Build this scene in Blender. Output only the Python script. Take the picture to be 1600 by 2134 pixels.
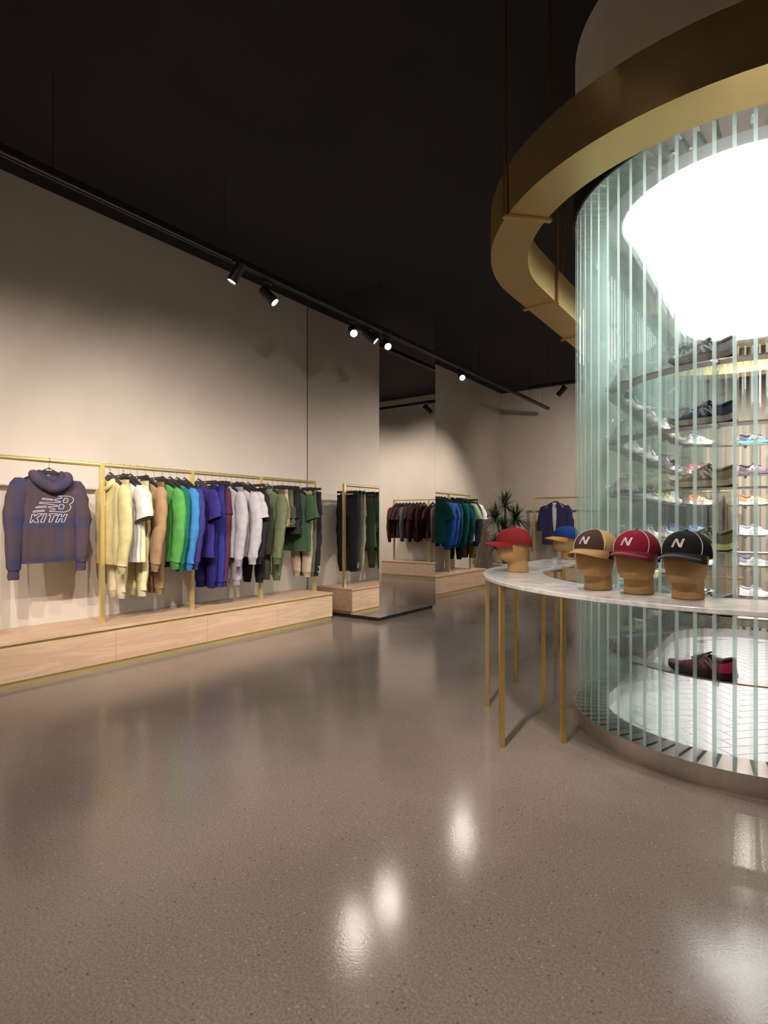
import bpy, bmesh, math, random
from mathutils import Vector, Matrix
random.seed(7)
PI = math.pi
for o in list(bpy.data.objects): bpy.data.objects.remove(o)
SC = bpy.context.scene
COL = SC.collection
# ------------------------------------------------------------------ camera, world, exposure
F_PX, HORIZON, CAMH = 1178.0, 1087.0, 1.25
YAW = math.atan(840/1178)
CY, SY = math.cos(YAW), math.sin(YAW)
cam = bpy.data.cameras.new('camera'); camo = bpy.data.objects.new('camera', cam); COL.objects.link(camo)
cam.sensor_fit = 'HORIZONTAL'; cam.sensor_width = 36; cam.lens = 36*F_PX/1600
cam.shift_y = (HORIZON-1067)/1600
cam.clip_start = 0.05
camo.location = (0, 0, CAMH); camo.rotation_euler = (PI/2, 0, YAW)
SC.camera = camo
w = bpy.data.worlds.new('world'); SC.world = w; w.use_nodes = True
w.node_tree.nodes['Background'].inputs[0].default_value = (1, .93, .87, 1)
w.node_tree.nodes['Background'].inputs[1].default_value = 0.05
SC.view_settings.view_transform = 'Standard'; SC.view_settings.look = 'None'
SC.view_settings.gamma = 1; SC.view_settings.exposure = 0.0
SC.view_settings.use_curve_mapping = False
SC.cycles.transparent_max_bounces = 32
SC.cycles.max_bounces = 5
SC.cycles.diffuse_bounces = 2
SC.cycles.glossy_bounces = 3
SC.cycles.caustics_reflective = True
SC.cycles.blur_glossy = .3
SC.cycles.caustics_refractive = False
SC.cycles.sample_clamp_indirect = 4.0
SC.cycles.use_denoising = True
SC.cycles.adaptive_threshold = .06
PANEL_EMIT = 19.0       # luminous ceiling of the glass enclosure
CEIL = 4.2
WALLX = -5.36
MIRY = 5.70

# ------------------------------------------------------------------ materials
MATS = {}
def mat(name, col, rough=.5, metal=0., spec=.5, noise=0., nscale=8., bump=0., bscale=60., emit=None, estr=0., stretch=(1,1,1), coat=0.):
    if name in MATS: return MATS[name]
    m = bpy.data.materials.new(name); m.use_nodes = True; MATS[name] = m
    nt = m.node_tree; N = nt.nodes; L = nt.links; p = N['Principled BSDF']
    p.inputs['Base Color'].default_value = (*col, 1); p.inputs['Roughness'].default_value = rough
    p.inputs['Metallic'].default_value = metal; p.inputs['Specular IOR Level'].default_value = spec
    p.inputs['Coat Weight'].default_value = coat
    if emit: p.inputs['Emission Color'].default_value = (*emit, 1); p.inputs['Emission Strength'].default_value = estr
    if noise or bump:
        tc = N.new('ShaderNodeTexCoord'); mp = N.new('ShaderNodeMapping'); mp.inputs['Scale'].default_value = stretch
        L.new(tc.outputs['Object'], mp.inputs[0])
    if noise:
        n = N.new('ShaderNodeTexNoise'); n.inputs['Scale'].default_value = nscale; n.inputs['Detail'].default_value = 6
        L.new(mp.outputs[0], n.inputs[0])
        r = N.new('ShaderNodeValToRGB'); L.new(n.outputs[0], r.inputs[0])
        r.color_ramp.elements[0].position = .3; r.color_ramp.elements[1].position = .7
        r.color_ramp.elements[0].color = (*[max(0, c*(1-noise)) for c in col], 1)
        r.color_ramp.elements[1].color = (*[min(1, c*(1+noise)) for c in col], 1)
        L.new(r.outputs[0], p.inputs['Base Color'])
    if bump:
        b = N.new('ShaderNodeBump'); n2 = N.new('ShaderNodeTexNoise'); n2.inputs['Scale'].default_value = bscale
        L.new(mp.outputs[0], n2.inputs[0]); L.new(n2.outputs[0], b.inputs['Height']); b.inputs['Strength'].default_value = bump
        b.inputs['Distance'].default_value = .01
        L.new(b.outputs[0], p.inputs['Normal'])
    return m
def srgb(r, g, b):
    f = lambda c: (c/255/12.92) if c/255 <= .04045 else ((c/255+.055)/1.055)**2.4
    return (f(r), f(g), f(b))
def fabric(rgb, noise=.12, k=.70):
    return mat('fabric_%d_%d_%d_%d' % (*rgb, int(k*100)), tuple(c*k for c in srgb(*rgb)), .95, noise=noise, nscale=14, bump=.15, bscale=160, spec=.15)

M_PLASTER = mat('plaster', (.60, .525, .455), .62, noise=.055, nscale=1.7, bump=.06, bscale=9, spec=.35, stretch=(1, 1, .7))
M_DRUM = mat('drum_plaster', (.60, .53, .47), .7, noise=.06, nscale=2.5)
M_CEIL = mat('ceiling_black', (.014, .0115, .0135), .9, noise=.2, nscale=1.2)
M_BLACK = mat('black_metal', (.012, .011, .012), .45)
M_HANGER = mat('black_hanger', (.018, .016, .017), .45, noise=.1)
M_WIRE = mat('dark_steel_wire', (.25, .23, .2), .35, metal=1)
M_BRASS = mat('satin_brass', (.72, .51, .215), .36, metal=.9, noise=.06, nscale=3, bump=.02, bscale=30, stretch=(1, 1, 8))
M_BRASSR = mat('rack_brass', (.80, .64, .29), .32, metal=.75, noise=.03, nscale=4)
M_STEEL = mat('brushed_steel', (.62, .57, .53), .30, metal=1, noise=.05, nscale=6, stretch=(6, 6, .4))
M_MIRROR = mat('mirror', (.86, .85, .84), .012, metal=1, noise=.002)
M_WHITE = mat('white_paint', (.88, .88, .87), .6, noise=.02)
M_TILE = mat('white_tile', (.55, .54, .535), .3, noise=.05, nscale=4)
M_GROUT = mat('grout', (.26, .25, .245), .9, noise=.05)
M_PANEL = mat('luminous_panel', (.9, .9, .9), .6, emit=(1, .985, .96), estr=PANEL_EMIT)
M_LENS = mat('lamp_lens', (.9, .9, .9), .4, emit=(1, .90, .80), estr=14)
M_LENS.cycles.emission_sampling = 'NONE'
M_TERRA = mat('clay_pot', srgb(214, 190, 170), .8, noise=.08)
M_SOIL = mat('moss', srgb(120, 95, 50), .95, noise=.4, nscale=40)
M_LEAF = mat('leaf', srgb(52, 70, 44), .5, noise=.3, nscale=10)
M_TRUNK = mat('trunk', srgb(110, 92, 72), .9, noise=.3, nscale=30)
M_KRAFT = mat('kraft_papier_mache', srgb(172, 132, 82), .72, noise=.09, nscale=9, bump=.06, bscale=50)
M_LOGO = mat('white_stitching', srgb(215, 212, 220), .7, noise=.03)

def mat_floor():
    m = bpy.data.materials.new('polished_concrete'); m.use_nodes = True
    N = m.node_tree.nodes; L = m.node_tree.links; p = N['Principled BSDF']
    tc = N.new('ShaderNodeTexCoord')
    n1 = N.new('ShaderNodeTexNoise'); n1.inputs['Scale'].default_value = .9; n1.inputs['Detail'].default_value = 8
    L.new(tc.outputs['Object'], n1.inputs[0])
    r1 = N.new('ShaderNodeValToRGB'); r1.color_ramp.elements[0].color = (.203, .166, .143, 1); r1.color_ramp.elements[1].color = (.270, .224, .195, 1)
    r1.color_ramp.elements[0].position = .35; r1.color_ramp.elements[1].position = .68
    L.new(n1.outputs[0], r1.inputs[0])
    n2 = N.new('ShaderNodeTexNoise'); n2.inputs['Scale'].default_value = 120; n2.inputs['Detail'].default_value = 3
    L.new(tc.outputs['Object'], n2.inputs[0])
    r2 = N.new('ShaderNodeValToRGB'); r2.color_ramp.elements[0].position = .35; r2.color_ramp.elements[1].position = .65
    r2.color_ramp.elements[0].color = (.78, .78, .78, 1); r2.color_ramp.elements[1].color = (1.15, 1.15, 1.15, 1)
    L.new(n2.outputs[0], r2.inputs[0])
    mx = N.new('ShaderNodeMix'); mx.data_type = 'RGBA'; mx.blend_type = 'MULTIPLY'; mx.inputs[0].default_value = 1
    L.new(r1.outputs[0], mx.inputs[6]); L.new(r2.outputs[0], mx.inputs[7])
    v = N.new('ShaderNodeTexVoronoi'); v.inputs['Scale'].default_value = 75; v.inputs['Randomness'].default_value = 1
    L.new(tc.outputs['Object'], v.inputs[0])
    sep = N.new('ShaderNodeSeparateColor'); L.new(v.outputs['Color'], sep.inputs[0])
    thr = N.new('ShaderNodeMath'); thr.operation = 'GREATER_THAN'; thr.inputs[1].default_value = .90; L.new(sep.outputs[0], thr.inputs[0])
    dd = N.new('ShaderNodeMath'); dd.operation = 'LESS_THAN'; dd.inputs[1].default_value = .32; L.new(v.outputs['Distance'], dd.inputs[0])
    an = N.new('ShaderNodeMath'); an.operation = 'MULTIPLY'; L.new(thr.outputs[0], an.inputs[0]); L.new(dd.outputs[0], an.inputs[1])
    an2 = N.new('ShaderNodeMath'); an2.operation = 'MULTIPLY'; an2.inputs[1].default_value = .55; L.new(an.outputs[0], an2.inputs[0])
    spk = N.new('ShaderNodeMix'); spk.data_type = 'RGBA'; L.new(an2.outputs[0], spk.inputs[0]); L.new(mx.outputs[2], spk.inputs[6])
    rc = N.new('ShaderNodeValToRGB'); rc.color_ramp.interpolation = 'CONSTANT'
    rc.color_ramp.elements[0].color = (.38, .33, .28, 1); rc.color_ramp.elements[1].color = (.05, .04, .035, 1); rc.color_ramp.elements[1].position = .6
    L.new(sep.outputs[1], rc.inputs[0]); L.new(rc.outputs[0], spk.inputs[7])
    L.new(spk.outputs[2], p.inputs['Base Color'])
    rr = N.new('ShaderNodeMapRange'); rr.inputs[1].default_value = .3; rr.inputs[2].default_value = .7; rr.inputs[3].default_value = .12; rr.inputs[4].default_value = .19
    L.new(n1.outputs[0], rr.inputs[0]); L.new(rr.outputs[0], p.inputs['Roughness'])
    p.inputs['Specular IOR Level'].default_value = .33
    b = N.new('ShaderNodeBump'); b.inputs['Strength'].default_value = .03; b.inputs['Distance'].default_value = .01
    L.new(n2.outputs[0], b.inputs['Height']); L.new(b.outputs[0], p.inputs['Normal'])
    return m
def mat_wood():
    m = bpy.data.materials.new('pale_oak'); m.use_nodes = True
    N = m.node_tree.nodes; L = m.node_tree.links; p = N['Principled BSDF']
    tc = N.new('ShaderNodeTexCoord'); oi = N.new('ShaderNodeObjectInfo')
    ad = N.new('ShaderNodeVectorMath'); ad.operation = 'ADD'; L.new(tc.outputs['Object'], ad.inputs[0]); L.new(oi.outputs['Location'], ad.inputs[1])
    mp = N.new('ShaderNodeMapping'); mp.inputs['Scale'].default_value = (5, .75, 9); L.new(ad.outputs[0], mp.inputs[0])
    n = N.new('ShaderNodeTexNoise'); n.inputs['Scale'].default_value = 1.3; n.inputs['Detail'].default_value = 3; n.inputs['Distortion'].default_value = 1.2
    L.new(mp.outputs[0], n.inputs[0])
    wv = N.new('ShaderNodeMath'); wv.operation = 'MULTIPLY'; wv.inputs[1].default_value = 22; L.new(n.outputs[0], wv.inputs[0])
    sn = N.new('ShaderNodeMath'); sn.operation = 'SINE'; L.new(wv.outputs[0], sn.inputs[0])
    r = N.new('ShaderNodeMapRange'); r.inputs[1].default_value = -1; r.inputs[2].default_value = 1; L.new(sn.outputs[0], r.inputs[0])
    cr = N.new('ShaderNodeValToRGB'); cr.color_ramp.elements[0].color = (.56, .375, .245, 1); cr.color_ramp.elements[1].color = (.64, .455, .315, 1)
    L.new(r.outputs[0], cr.inputs[0]); L.new(cr.outputs[0], p.inputs['Base Color'])
    p.inputs['Roughness'].default_value = .42
    return m
def mat_marble():
    m = bpy.data.materials.new('carrara_marble'); m.use_nodes = True
    N = m.node_tree.nodes; L = m.node_tree.links; p = N['Principled BSDF']
    tc = N.new('ShaderNodeTexCoord')
    n = N.new('ShaderNodeTexNoise'); n.inputs['Scale'].default_value = 3.5; n.inputs['Detail'].default_value = 9; n.inputs['Distortion'].default_value = 1.6
    L.new(tc.outputs['Object'], n.inputs[0])
    s = N.new('ShaderNodeMath'); s.operation = 'SUBTRACT'; s.inputs[1].default_value = .5; L.new(n.outputs[0], s.inputs[0])
    a = N.new('ShaderNodeMath'); a.operation = 'ABSOLUTE'; L.new(s.outputs[0], a.inputs[0])
    cr = N.new('ShaderNodeValToRGB'); cr.color_ramp.elements[0].color = (.50, .49, .50, 1); cr.color_ramp.elements[1].color = (.70, .68, .67, 1)
    cr.color_ramp.elements[1].position = .09
    L.new(a.outputs[0], cr.inputs[0]); L.new(cr.outputs[0], p.inputs['Base Color'])
    p.inputs['Roughness'].default_value = .13
    return m
def mat_glass(name, tint, base_mix, diff=None, refl=1.0):
    m = bpy.data.materials.new(name); m.use_nodes = True
    N = m.node_tree.nodes; L = m.node_tree.links; N.remove(N['Principled BSDF']); out = N['Material Output']
    t = N.new('ShaderNodeBsdfTransparent'); t.inputs[0].default_value = (*tint, 1)
    g = N.new('ShaderNodeBsdfGlossy'); g.inputs['Roughness'].default_value = .0; g.inputs[0].default_value = (.95, 1, .98, 1)
    fr = N.new('ShaderNodeFresnel'); fr.inputs[0].default_value = 1.5
    ml = N.new('ShaderNodeMath'); ml.operation = 'MULTIPLY'; ml.inputs[1].default_value = refl; L.new(fr.outputs[0], ml.inputs[0])
    mx = N.new('ShaderNodeMixShader'); L.new(ml.outputs[0], mx.inputs[0])
    if diff:
        d = N.new('ShaderNodeBsdfDiffuse'); d.inputs[0].default_value = (*diff, 1)
        tr = N.new('ShaderNodeBsdfTranslucent'); tr.inputs[0].default_value = (*diff, 1)
        m1 = N.new('ShaderNodeMixShader'); m1.inputs[0].default_value = .8; L.new(d.outputs[0], m1.inputs[1]); L.new(tr.outputs[0], m1.inputs[2])
        m2 = N.new('ShaderNodeMixShader'); m2.inputs[0].default_value = base_mix; L.new(t.outputs[0], m2.inputs[1]); L.new(m1.outputs[0], m2.inputs[2])
        L.new(m2.outputs[0], mx.inputs[1])
    else: L.new(t.outputs[0], mx.inputs[1])
    L.new(g.outputs[0], mx.inputs[2]); L.new(mx.outputs[0], out.inputs[0])
    return m
def mat_plaid():
    m = bpy.data.materials.new('navy_brown_plaid'); m.use_nodes = True
    N = m.node_tree.nodes; L = m.node_tree.links; p = N['Principled BSDF']; p.inputs['Roughness'].default_value = .95; p.inputs['Specular IOR Level'].default_value = .15
    tc = N.new('ShaderNodeTexCoord'); sx = N.new('ShaderNodeSeparateXYZ'); L.new(tc.outputs['Object'], sx.inputs[0])
    def stripe(sock, period, off, width):
        a = N.new('ShaderNodeMath'); a.operation = 'ADD'; a.inputs[1].default_value = off; L.new(sock, a.inputs[0])
        pm = N.new('ShaderNodeMath'); pm.operation = 'PINGPONG'; pm.inputs[1].default_value = period/2; L.new(a.outputs[0], pm.inputs[0])
        mr = N.new('ShaderNodeMapRange'); mr.inputs[1].default_value = width; mr.inputs[2].default_value = width+.012; mr.inputs[3].default_value = 1; mr.inputs[4].default_value = 0
        L.new(pm.outputs[0], mr.inputs[0]); return mr.outputs[0]
    a = stripe(sx.outputs[0], .30, .35, .035); b = stripe(sx.outputs[2], .34, .17, .045); c2 = stripe(sx.outputs[0], .30, .21, .015)
    s = N.new('ShaderNodeMath'); s.operation = 'ADD'; L.new(a, s.inputs[0]); L.new(b, s.inputs[1])
    s2 = N.new('ShaderNodeMath'); s2.operation = 'MULTIPLY_ADD'; L.new(c2, s2.inputs[0]); s2.inputs[1].default_value = .5; L.new(s.outputs[0], s2.inputs[2])
    s3 = N.new('ShaderNodeMath'); s3.operation = 'MULTIPLY'; s3.inputs[1].default_value = .36; L.new(s2.outputs[0], s3.inputs[0])
    cr = N.new('ShaderNodeValToRGB'); cr.color_ramp.elements[0].color = (*srgb(76, 63, 70), 1); cr.color_ramp.elements[1].color = (*srgb(50, 54, 88), 1)
    L.new(s3.outputs[0], cr.inputs[0]); L.new(cr.outputs[0], p.inputs['Base Color'])
    return m
M_FLOOR = mat_floor(); M_WOOD = mat_wood(); M_MARBLE = mat_marble(); M_PLAID = mat_plaid()
M_GFACE = mat_glass('fin_glass', (.986, .997, .994), .030, (.84, .97, .95), refl=.5)
M_GEDGE = mat_glass('fin_glass_edge', (.78, .945, .905), .58, (.84, .97, .935), refl=.7)
M_CLEAR = mat_glass('clear_glass', (.97, .99, .985), 0)

# ------------------------------------------------------------------ mesh helpers
class MB:
    def __init__(s): s.v = []; s.f = []; s.m = []
    def add(s, vs, fs, mi=0):
        b = len(s.v); s.v += [tuple(x) for x in vs]
        for f in fs: s.f.append(tuple(b+i for i in f)); s.m.append(mi)
    def box(s, c, d, mi=0, rz=0., M=None):
        x, y, z = d[0]/2, d[1]/2, d[2]/2
        vs = [Vector((a*x, b*y, e*z)) for a in (-1, 1) for b in (-1, 1) for e in (-1, 1)]
        R = M if M else Matrix.Rotation(rz, 3, 'Z')
        vs = [R @ v + Vector(c) for v in vs]
        s.add(vs, [(0,1,3,2), (4,6,7,5), (0,4,5,1), (2,3,7,6), (0,2,6,4), (1,5,7,3)], mi); return s
    def bbox(s, a, b, mi=0):
        return s.box([(p+q)/2 for p, q in zip(a, b)], [abs(q-p) for p, q in zip(a, b)], mi)
    def loft(s, rings, mi=0, cap0=True, cap1=True, closed=True):
        n = len(rings[0]); vs = [p for r in rings for p in r]; fs = []
        for i in range(len(rings)-1):
            for j in range(n if closed else n-1):
                k = (j+1) % n; fs.append((i*n+j, i*n+k, (i+1)*n+k, (i+1)*n+j))
        if closed and cap0: fs.append(tuple(range(n))[::-1])
        if closed and cap1: fs.append(tuple((len(rings)-1)*n+j for j in range(n)))
        s.add(vs, fs, mi); return s
    def tube(s, path, r, n=8, mi=0, closed=False, flat=1.0):
        P = [Vector(p) for p in path]; rings = []; up = None; K = len(P)
        for i, p in enumerate(P):
            if closed: t = P[(i+1) % K]-P[i-1]
            else: t = P[min(i+1, K-1)]-P[max(i-1, 0)]
            t.normalize()
            if up is None:
                up = Vector((0, 0, 1)) if abs(t.z) < .9 else Vector((1, 0, 0))
            a = t.cross(up)
            if a.length < 1e-5: a = t.cross(Vector((1, 0, .1)))
            a.normalize(); up = a.cross(t).normalized()
            rr = r[i] if isinstance(r, (list, tuple)) else r
            rings.append([p + (a*math.cos(2*PI*k/n) + up*flat*math.sin(2*PI*k/n))*rr for k in range(n)])
        if closed: rings.append(rings[0]); s.loft(rings, mi, False, False)
        else: s.loft(rings, mi)
        return s
    def lathe(s, prof, n=20, c=(0, 0, 0), mi=0):
        rings = [[(c[0]+r*math.cos(2*PI*k/n), c[1]+r*math.sin(2*PI*k/n), c[2]+z) for k in range(n)] for r, z in prof]
        return s.loft(rings, mi)
    def band(s, outer, inner, z0, z1, mi=0, closed=True):
        """a flat ribbon between two plan curves, z0..z1"""
        rings = []
        for o, i in zip(outer, inner): rings.append([(*o, z0), (*o, z1), (*i, z1), (*i, z0)])
        if closed: rings.append(rings[0]); s.loft(rings, mi, False, False)
        else: s.loft(rings, mi)
        return s
    def build(s, name, mats, parent=None, smooth=False, loc=None, bevel=0, merge=False):
        me = bpy.data.meshes.new(name); me.from_pydata(s.v, [], s.f)
        mats = mats if isinstance(mats, (list, tuple)) else [mats]
        for m in mats: me.materials.append(m)
        me.polygons.foreach_set('material_index', s.m)
        bm = bmesh.new(); bm.from_mesh(me)
        if merge: bmesh.ops.remove_doubles(bm, verts=bm.verts, dist=1e-5)
        bmesh.ops.recalc_face_normals(bm, faces=bm.faces); bm.to_mesh(me); bm.free()
        if smooth:
            me.polygons.foreach_set('use_smooth', [True]*len(me.polygons))
            me.set_sharp_from_angle(angle=math.radians(smooth if smooth is not True else 50))
        o = bpy.data.objects.new(name, me); COL.objects.link(o)
        if parent: o.parent = parent
        if loc: o.location = loc
        if bevel:
            b = o.modifiers.new('bevel', 'BEVEL'); b.width = bevel; b.segments = 2; b.limit_method = 'ANGLE'
        return o
def tag(o, label=None, cat=None, group=None, kind=None):
    if label: o['label'] = label
    if cat: o['category'] = cat
    if group: o['group'] = group
    if kind: o['kind'] = kind
    return o
def thing(name, label, cat, loc=(0, 0, 0), rz=0., group=None):
    o = bpy.data.objects.new(name, None); COL.objects.link(o); o.location = loc; o.rotation_euler = (0, 0, rz)
    o.empty_display_size = .1
    return tag(o, label, cat, group)
def struct(o): o['kind'] = 'structure'; return o

def ray(px):
    u = (px-800)/F_PX; return (u*CY-SY, u*SY+CY)
def y_on_x(px, X): d = ray(px); return X*d[1]/d[0]
def x_on_y(px, Y): d = ray(px); return Y*d[0]/d[1]

# plan curve of the enclosure: a stadium lying along the room's length
X0, YA, YB = -.236, 3.98, 6.40
def stad(R, na=48, ns=12):
    p = []
    for i in range(na+1):
        a = -PI + PI*i/na; p.append((X0+R*math.cos(a), YA+R*math.sin(a)))
    for i in range(1, ns): p.append((X0+R, YA+(YB-YA)*i/ns))
    for i in range(na+1):
        a = PI*i/na; p.append((X0+R*math.cos(a), YB+R*math.sin(a)))
    for i in range(1, ns): p.append((X0-R, YB-(YB-YA)*i/ns))
    return p
def stad_at(R, key):
    """('n',deg) near arc, ('l',Y) left side, ('r',Y) right side, ('f',deg) far arc -> (x,y), outward angle"""
    k, v = key
    if k == 'n': a = math.radians(v); return X0+R*math.cos(a), YA+R*math.sin(a), a
    if k == 'f': a = math.radians(v); return X0+R*math.cos(a), YB+R*math.sin(a), a
    if k == 'l': return X0-R, v, PI
    return X0+R, v, 0.

# ------------------------------------------------------------------ room shell
XR, YF, YBK, YRK = 5.2, -4.2, 12.2, 11.32
XJ = -2.45
def wallbox(name, a, b, m): return struct(MB().bbox(a, b).build(name, m))
wallbox('floor', (WALLX-.2, YF-.2, -.2), (XR+.2, YBK+.2, 0), M_FLOOR)
wallbox('ceiling', (WALLX-.2, YF-.2, CEIL), (XR+.2, YBK+.2, CEIL+.2), M_CEIL)
wallbox('wall_left', (WALLX-.2, YF-.2, 0), (WALLX, YBK+.2, CEIL), M_PLASTER)
wallbox('wall_back', (WALLX, YBK, 0), (XJ, YBK+.2, CEIL), M_PLASTER)
wallbox('wall_rear', (XJ, YRK, 0), (XR, YBK+.2, CEIL), M_PLASTER)
wallbox('wall_right', (XR, YF-.2, 0), (XR+.2, YRK, CEIL), M_PLASTER)
wallbox('wall_front', (WALLX, YF-.2, 0), (XR, YF, CEIL), M_PLASTER)
# mirrored column standing against the left wall
mx0, mx1, my0, my1 = WALLX, -4.138, MIRY, 7.08
t = thing('mirror_column', 'full-height mirror-clad column standing against the left wall beside the wooden bench', 'column', (0, 0, 0))
MB().bbox((mx0+.002, my0+.02, .05), (mx1-.02, my1-.02, CEIL-.004)).build('core', M_BLACK, t)
MB().bbox((mx0+.012, my0, .05), (mx1, my0+.018, CEIL-.004)).build('mirror_panel', M_MIRROR, t)
MB().bbox((mx1-.018, my0+.02, .05), (mx1, my1-.02, CEIL-.004)).build('mirror_panel', M_MIRROR, t)
MB().bbox((mx0+.012, my1-.018, .05), (mx1, my1, CEIL-.004)).build('mirror_panel', M_MIRROR, t)
MB().bbox((mx0+.012, my0+.03, 0), (mx1-.03, my1-.03, .05)).build('toe_kick', M_BLACK, t)
MB().bbox((mx0, my0+.002, .0), (mx0+.010, my0+.02, CEIL-.004)).build('shadow_gap', M_BLACK, t)

# ------------------------------------------------------------------ lamps
def aim(o, target):
    d = Vector(target)-o.location; o.rotation_euler = d.to_track_quat('-Z', 'Y').to_euler()
WARM = (1, .89, .785)
def spot(loc, target, power, label, cone=50, blend=.7, lens_on=True, group=None, rad=.035, color=WARM, top=None):
    t = thing('track_spotlight', label, 'spotlight', loc, 0, group)
    d = (Vector(target)-Vector(loc)).normalized()
    q = d.to_track_quat('Z', 'Y').to_matrix()
    def put(mb): mb.v = [tuple(q @ Vector(v)) for v in mb.v]; return mb
    put(MB().lathe([(.030, -.175), (.044, -.170), (.046, -.02), (.046, .015), (.040, .015), (.040, .0)], 20)).build('housing', M_BLACK, t, True)
    put(MB().lathe([(.0399, .001), (.036, .006), (.012, .009)], 20)).build('lens', M_LENS, t, True)
    up = (top if top else loc[2]+.16)-loc[2]
    b = q @ Vector((0, 0, -.09))
    MB().tube([b, (b.x, b.y, up-.05)], .011, 8).box((b.x, b.y, up-.02), (.035, .10, .045)).build('mount', M_BLACK, t)
    L = bpy.data.lights.new('spot_light', 'SPOT'); L.energy = power; L.color = color; L.spot_size = math.radians(cone); L.spot_blend = blend; L.shadow_soft_size = rad
    lo = bpy.data.objects.new('spot_light', L); COL.objects.link(lo); lo.parent = t; lo.location = d*.03
    lo.rotation_euler = d.to_track_quat('-Z', 'Y').to_euler()
    return t
def track(a, b, label, wires):
    t = thing('lighting_track', label, 'lighting track', ((a[0]+b[0])/2, (a[1]+b[1])/2, a[2]))
    A = Vector(a)-t.location; B = Vector(b)-t.location; d = (B-A); ln = d.length; rz = math.atan2(d.y, d.x)
    MB().box((A+B)/2, (ln, .052, .045), 0, rz).build('rail', M_BLACK, t)
    n = Vector((-math.sin(rz), math.cos(rz), 0))
    for s in (-1, 1): MB().box((A+B)/2+n*s*.021+Vector((0, 0, -.026)), (ln, .008, .008), 0, rz).build('lip', mat('track_lip', (.06, .05, .05), .4, noise=.02), t)
    for wv in wires:
        p = A + d*wv
        MB().tube([(p.x, p.y, .02), (p.x, p.y, CEIL-a[2])], .003, 6).build('suspension_wire', M_BLACK, t)
    return t
TX, TZ = -3.95, 3.55
track((TX, -3.2, TZ), (TX, 11.3, TZ), 'long black lighting track hung along the left wall from thin wires', [.02, .2, .343, .44, .6, .78, .93, .975])
track((-1.9, -3.6, 3.55), (-1.9, 1.0, 3.55), 'black lighting track over the open floor, parallel to the long wall track', [.1, .5, .9])
def ty(px): return y_on_x(px, TX)
S = spot
S((TX, ty(484), 3.36), (-4.9, ty(484)-.9, .9), 60, 'spotlight on the wall track tilted to the left wall, leftmost of the lit ones', 52, top=TZ)
S((TX, ty(571), 3.33), (-2.2, ty(571)+.9, 1.2), 40, 'spotlight on the wall track turned side-on, next to the leftmost one', 40, top=TZ)
S((TX, ty(737), 3.36), (-.9, 2.2, .6), 34, 'bright spotlight facing the camera in front of the mirrored left face of the column', 46, top=TZ)
S((TX, ty(781), 3.38), (-1.6, ty(781)+1.4, 1.0), 40, 'side-on spotlight between the two bright ones near the mirrored column', 40, top=TZ)
S((TX, ty(808), 3.38), (-.7, 3.0, .7), 34, 'bright spotlight facing the camera at the outer corner of the mirrored column', 46, top=TZ)
S((TX, ty(963), 3.40), (-.7, 3.2, .7), 34, 'bright spotlight near the far end of the wall track, past the mirrored column', 46, top=TZ)
# lamps over the open floor, out of frame, washing the left wall
NUM = ['first', 'second', 'third', 'fourth', 'fifth', 'sixth', 'seventh']
for i, (yy, ta) in enumerate([(.9, 4.3), (.2, 3.0), (-.6, 1.8), (-1.6, .3)]):
    S((-1.9, yy, 3.38), (-5.2, ta, 1.25), 470, '%s wall-washing spotlight from the far end of the open-floor track' % NUM[i], 56, 1.0, top=3.55, rad=.02)
track((-1.05, -3.6, 3.85), (-1.05, 2.3, 3.85), 'added unseen black lighting track overhead nearest the brass ring', [.1, .5, .9])  # added unseen track; its fill lamps lift clothes, floor and near shoes
for i, (yy, tg, pw, cn) in enumerate([(2.15, (-5.0, 5.2, .85), 360, 46), (1.6, (-4.9, 3.4, .8), 330, 50), (.9, (-1.2, 1.6, 0), 230, 80), (-.4, (-.35, 3.2, 1.0), 260, 44), (1.1, (-2.6, 3.2, 0), 260, 75)]):
    S((-1.05, yy, 3.68), tg, pw, '%s added fill spotlight on the overhead track nearest the brass ring' % NUM[i], cn, .9, top=3.85)
# far track lighting the rear racks
track((-3.6, 9.35, 3.55), (2.6, 9.35, 3.55), 'black lighting track crossing the room in front of the rear racks', [.05, .5, .95])
for lx, tg, pw, lb in [(-3.1, (-5.1, 9.2, 1.3), 420, 'spotlight on the crossing track aimed at the blue clothes rack'),
                       (-2.7, (-3.7, 12.1, 1.5), 360, 'spotlight on the crossing track aimed at the navy jacket'),
                       (-1.3, (-1.5, 11.2, 1.5), 380, 'spotlight on the crossing track aimed at the maroon clothes'),
                       (.4, (.2, 11.2, 1.5), 380, 'spotlight on the crossing track aimed right of the maroon clothes'),
                       (1.9, (1.9, 11.2, 1.5), 300, 'spotlight at the right end of the crossing track')]:
    S((lx, 9.35, 3.36), tg, pw*(.85 if lx < -3 else .42 if lx < -2 else .55), lb, (80 if lx < -3 else 115), 1.0, top=3.55)
S((-.45, 9.35, 3.36), (-.15, 0, 1.2), 25, 'bright spotlight on the crossing track facing the camera through the glass fins', 40, top=3.55)
# added fill track and lamps, unseen, lifting the floor near the camera
track((1.2, -3.4, 3.9), (1.2, 1.2, 3.9), 'added unseen black lighting track behind the photographer on the right', [.1, .9])
for i, (yy, tx_, ty_) in enumerate([(.8, .5, 1.4), (-.9, .2, 0)]):
    S((1.2, yy, 3.73), (tx_, ty_, 0), 120, '%s added floor fill spotlight on the track behind the photographer' % ['first', 'second', 'third', 'fourth'][i], 75, .9, top=3.9)

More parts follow.
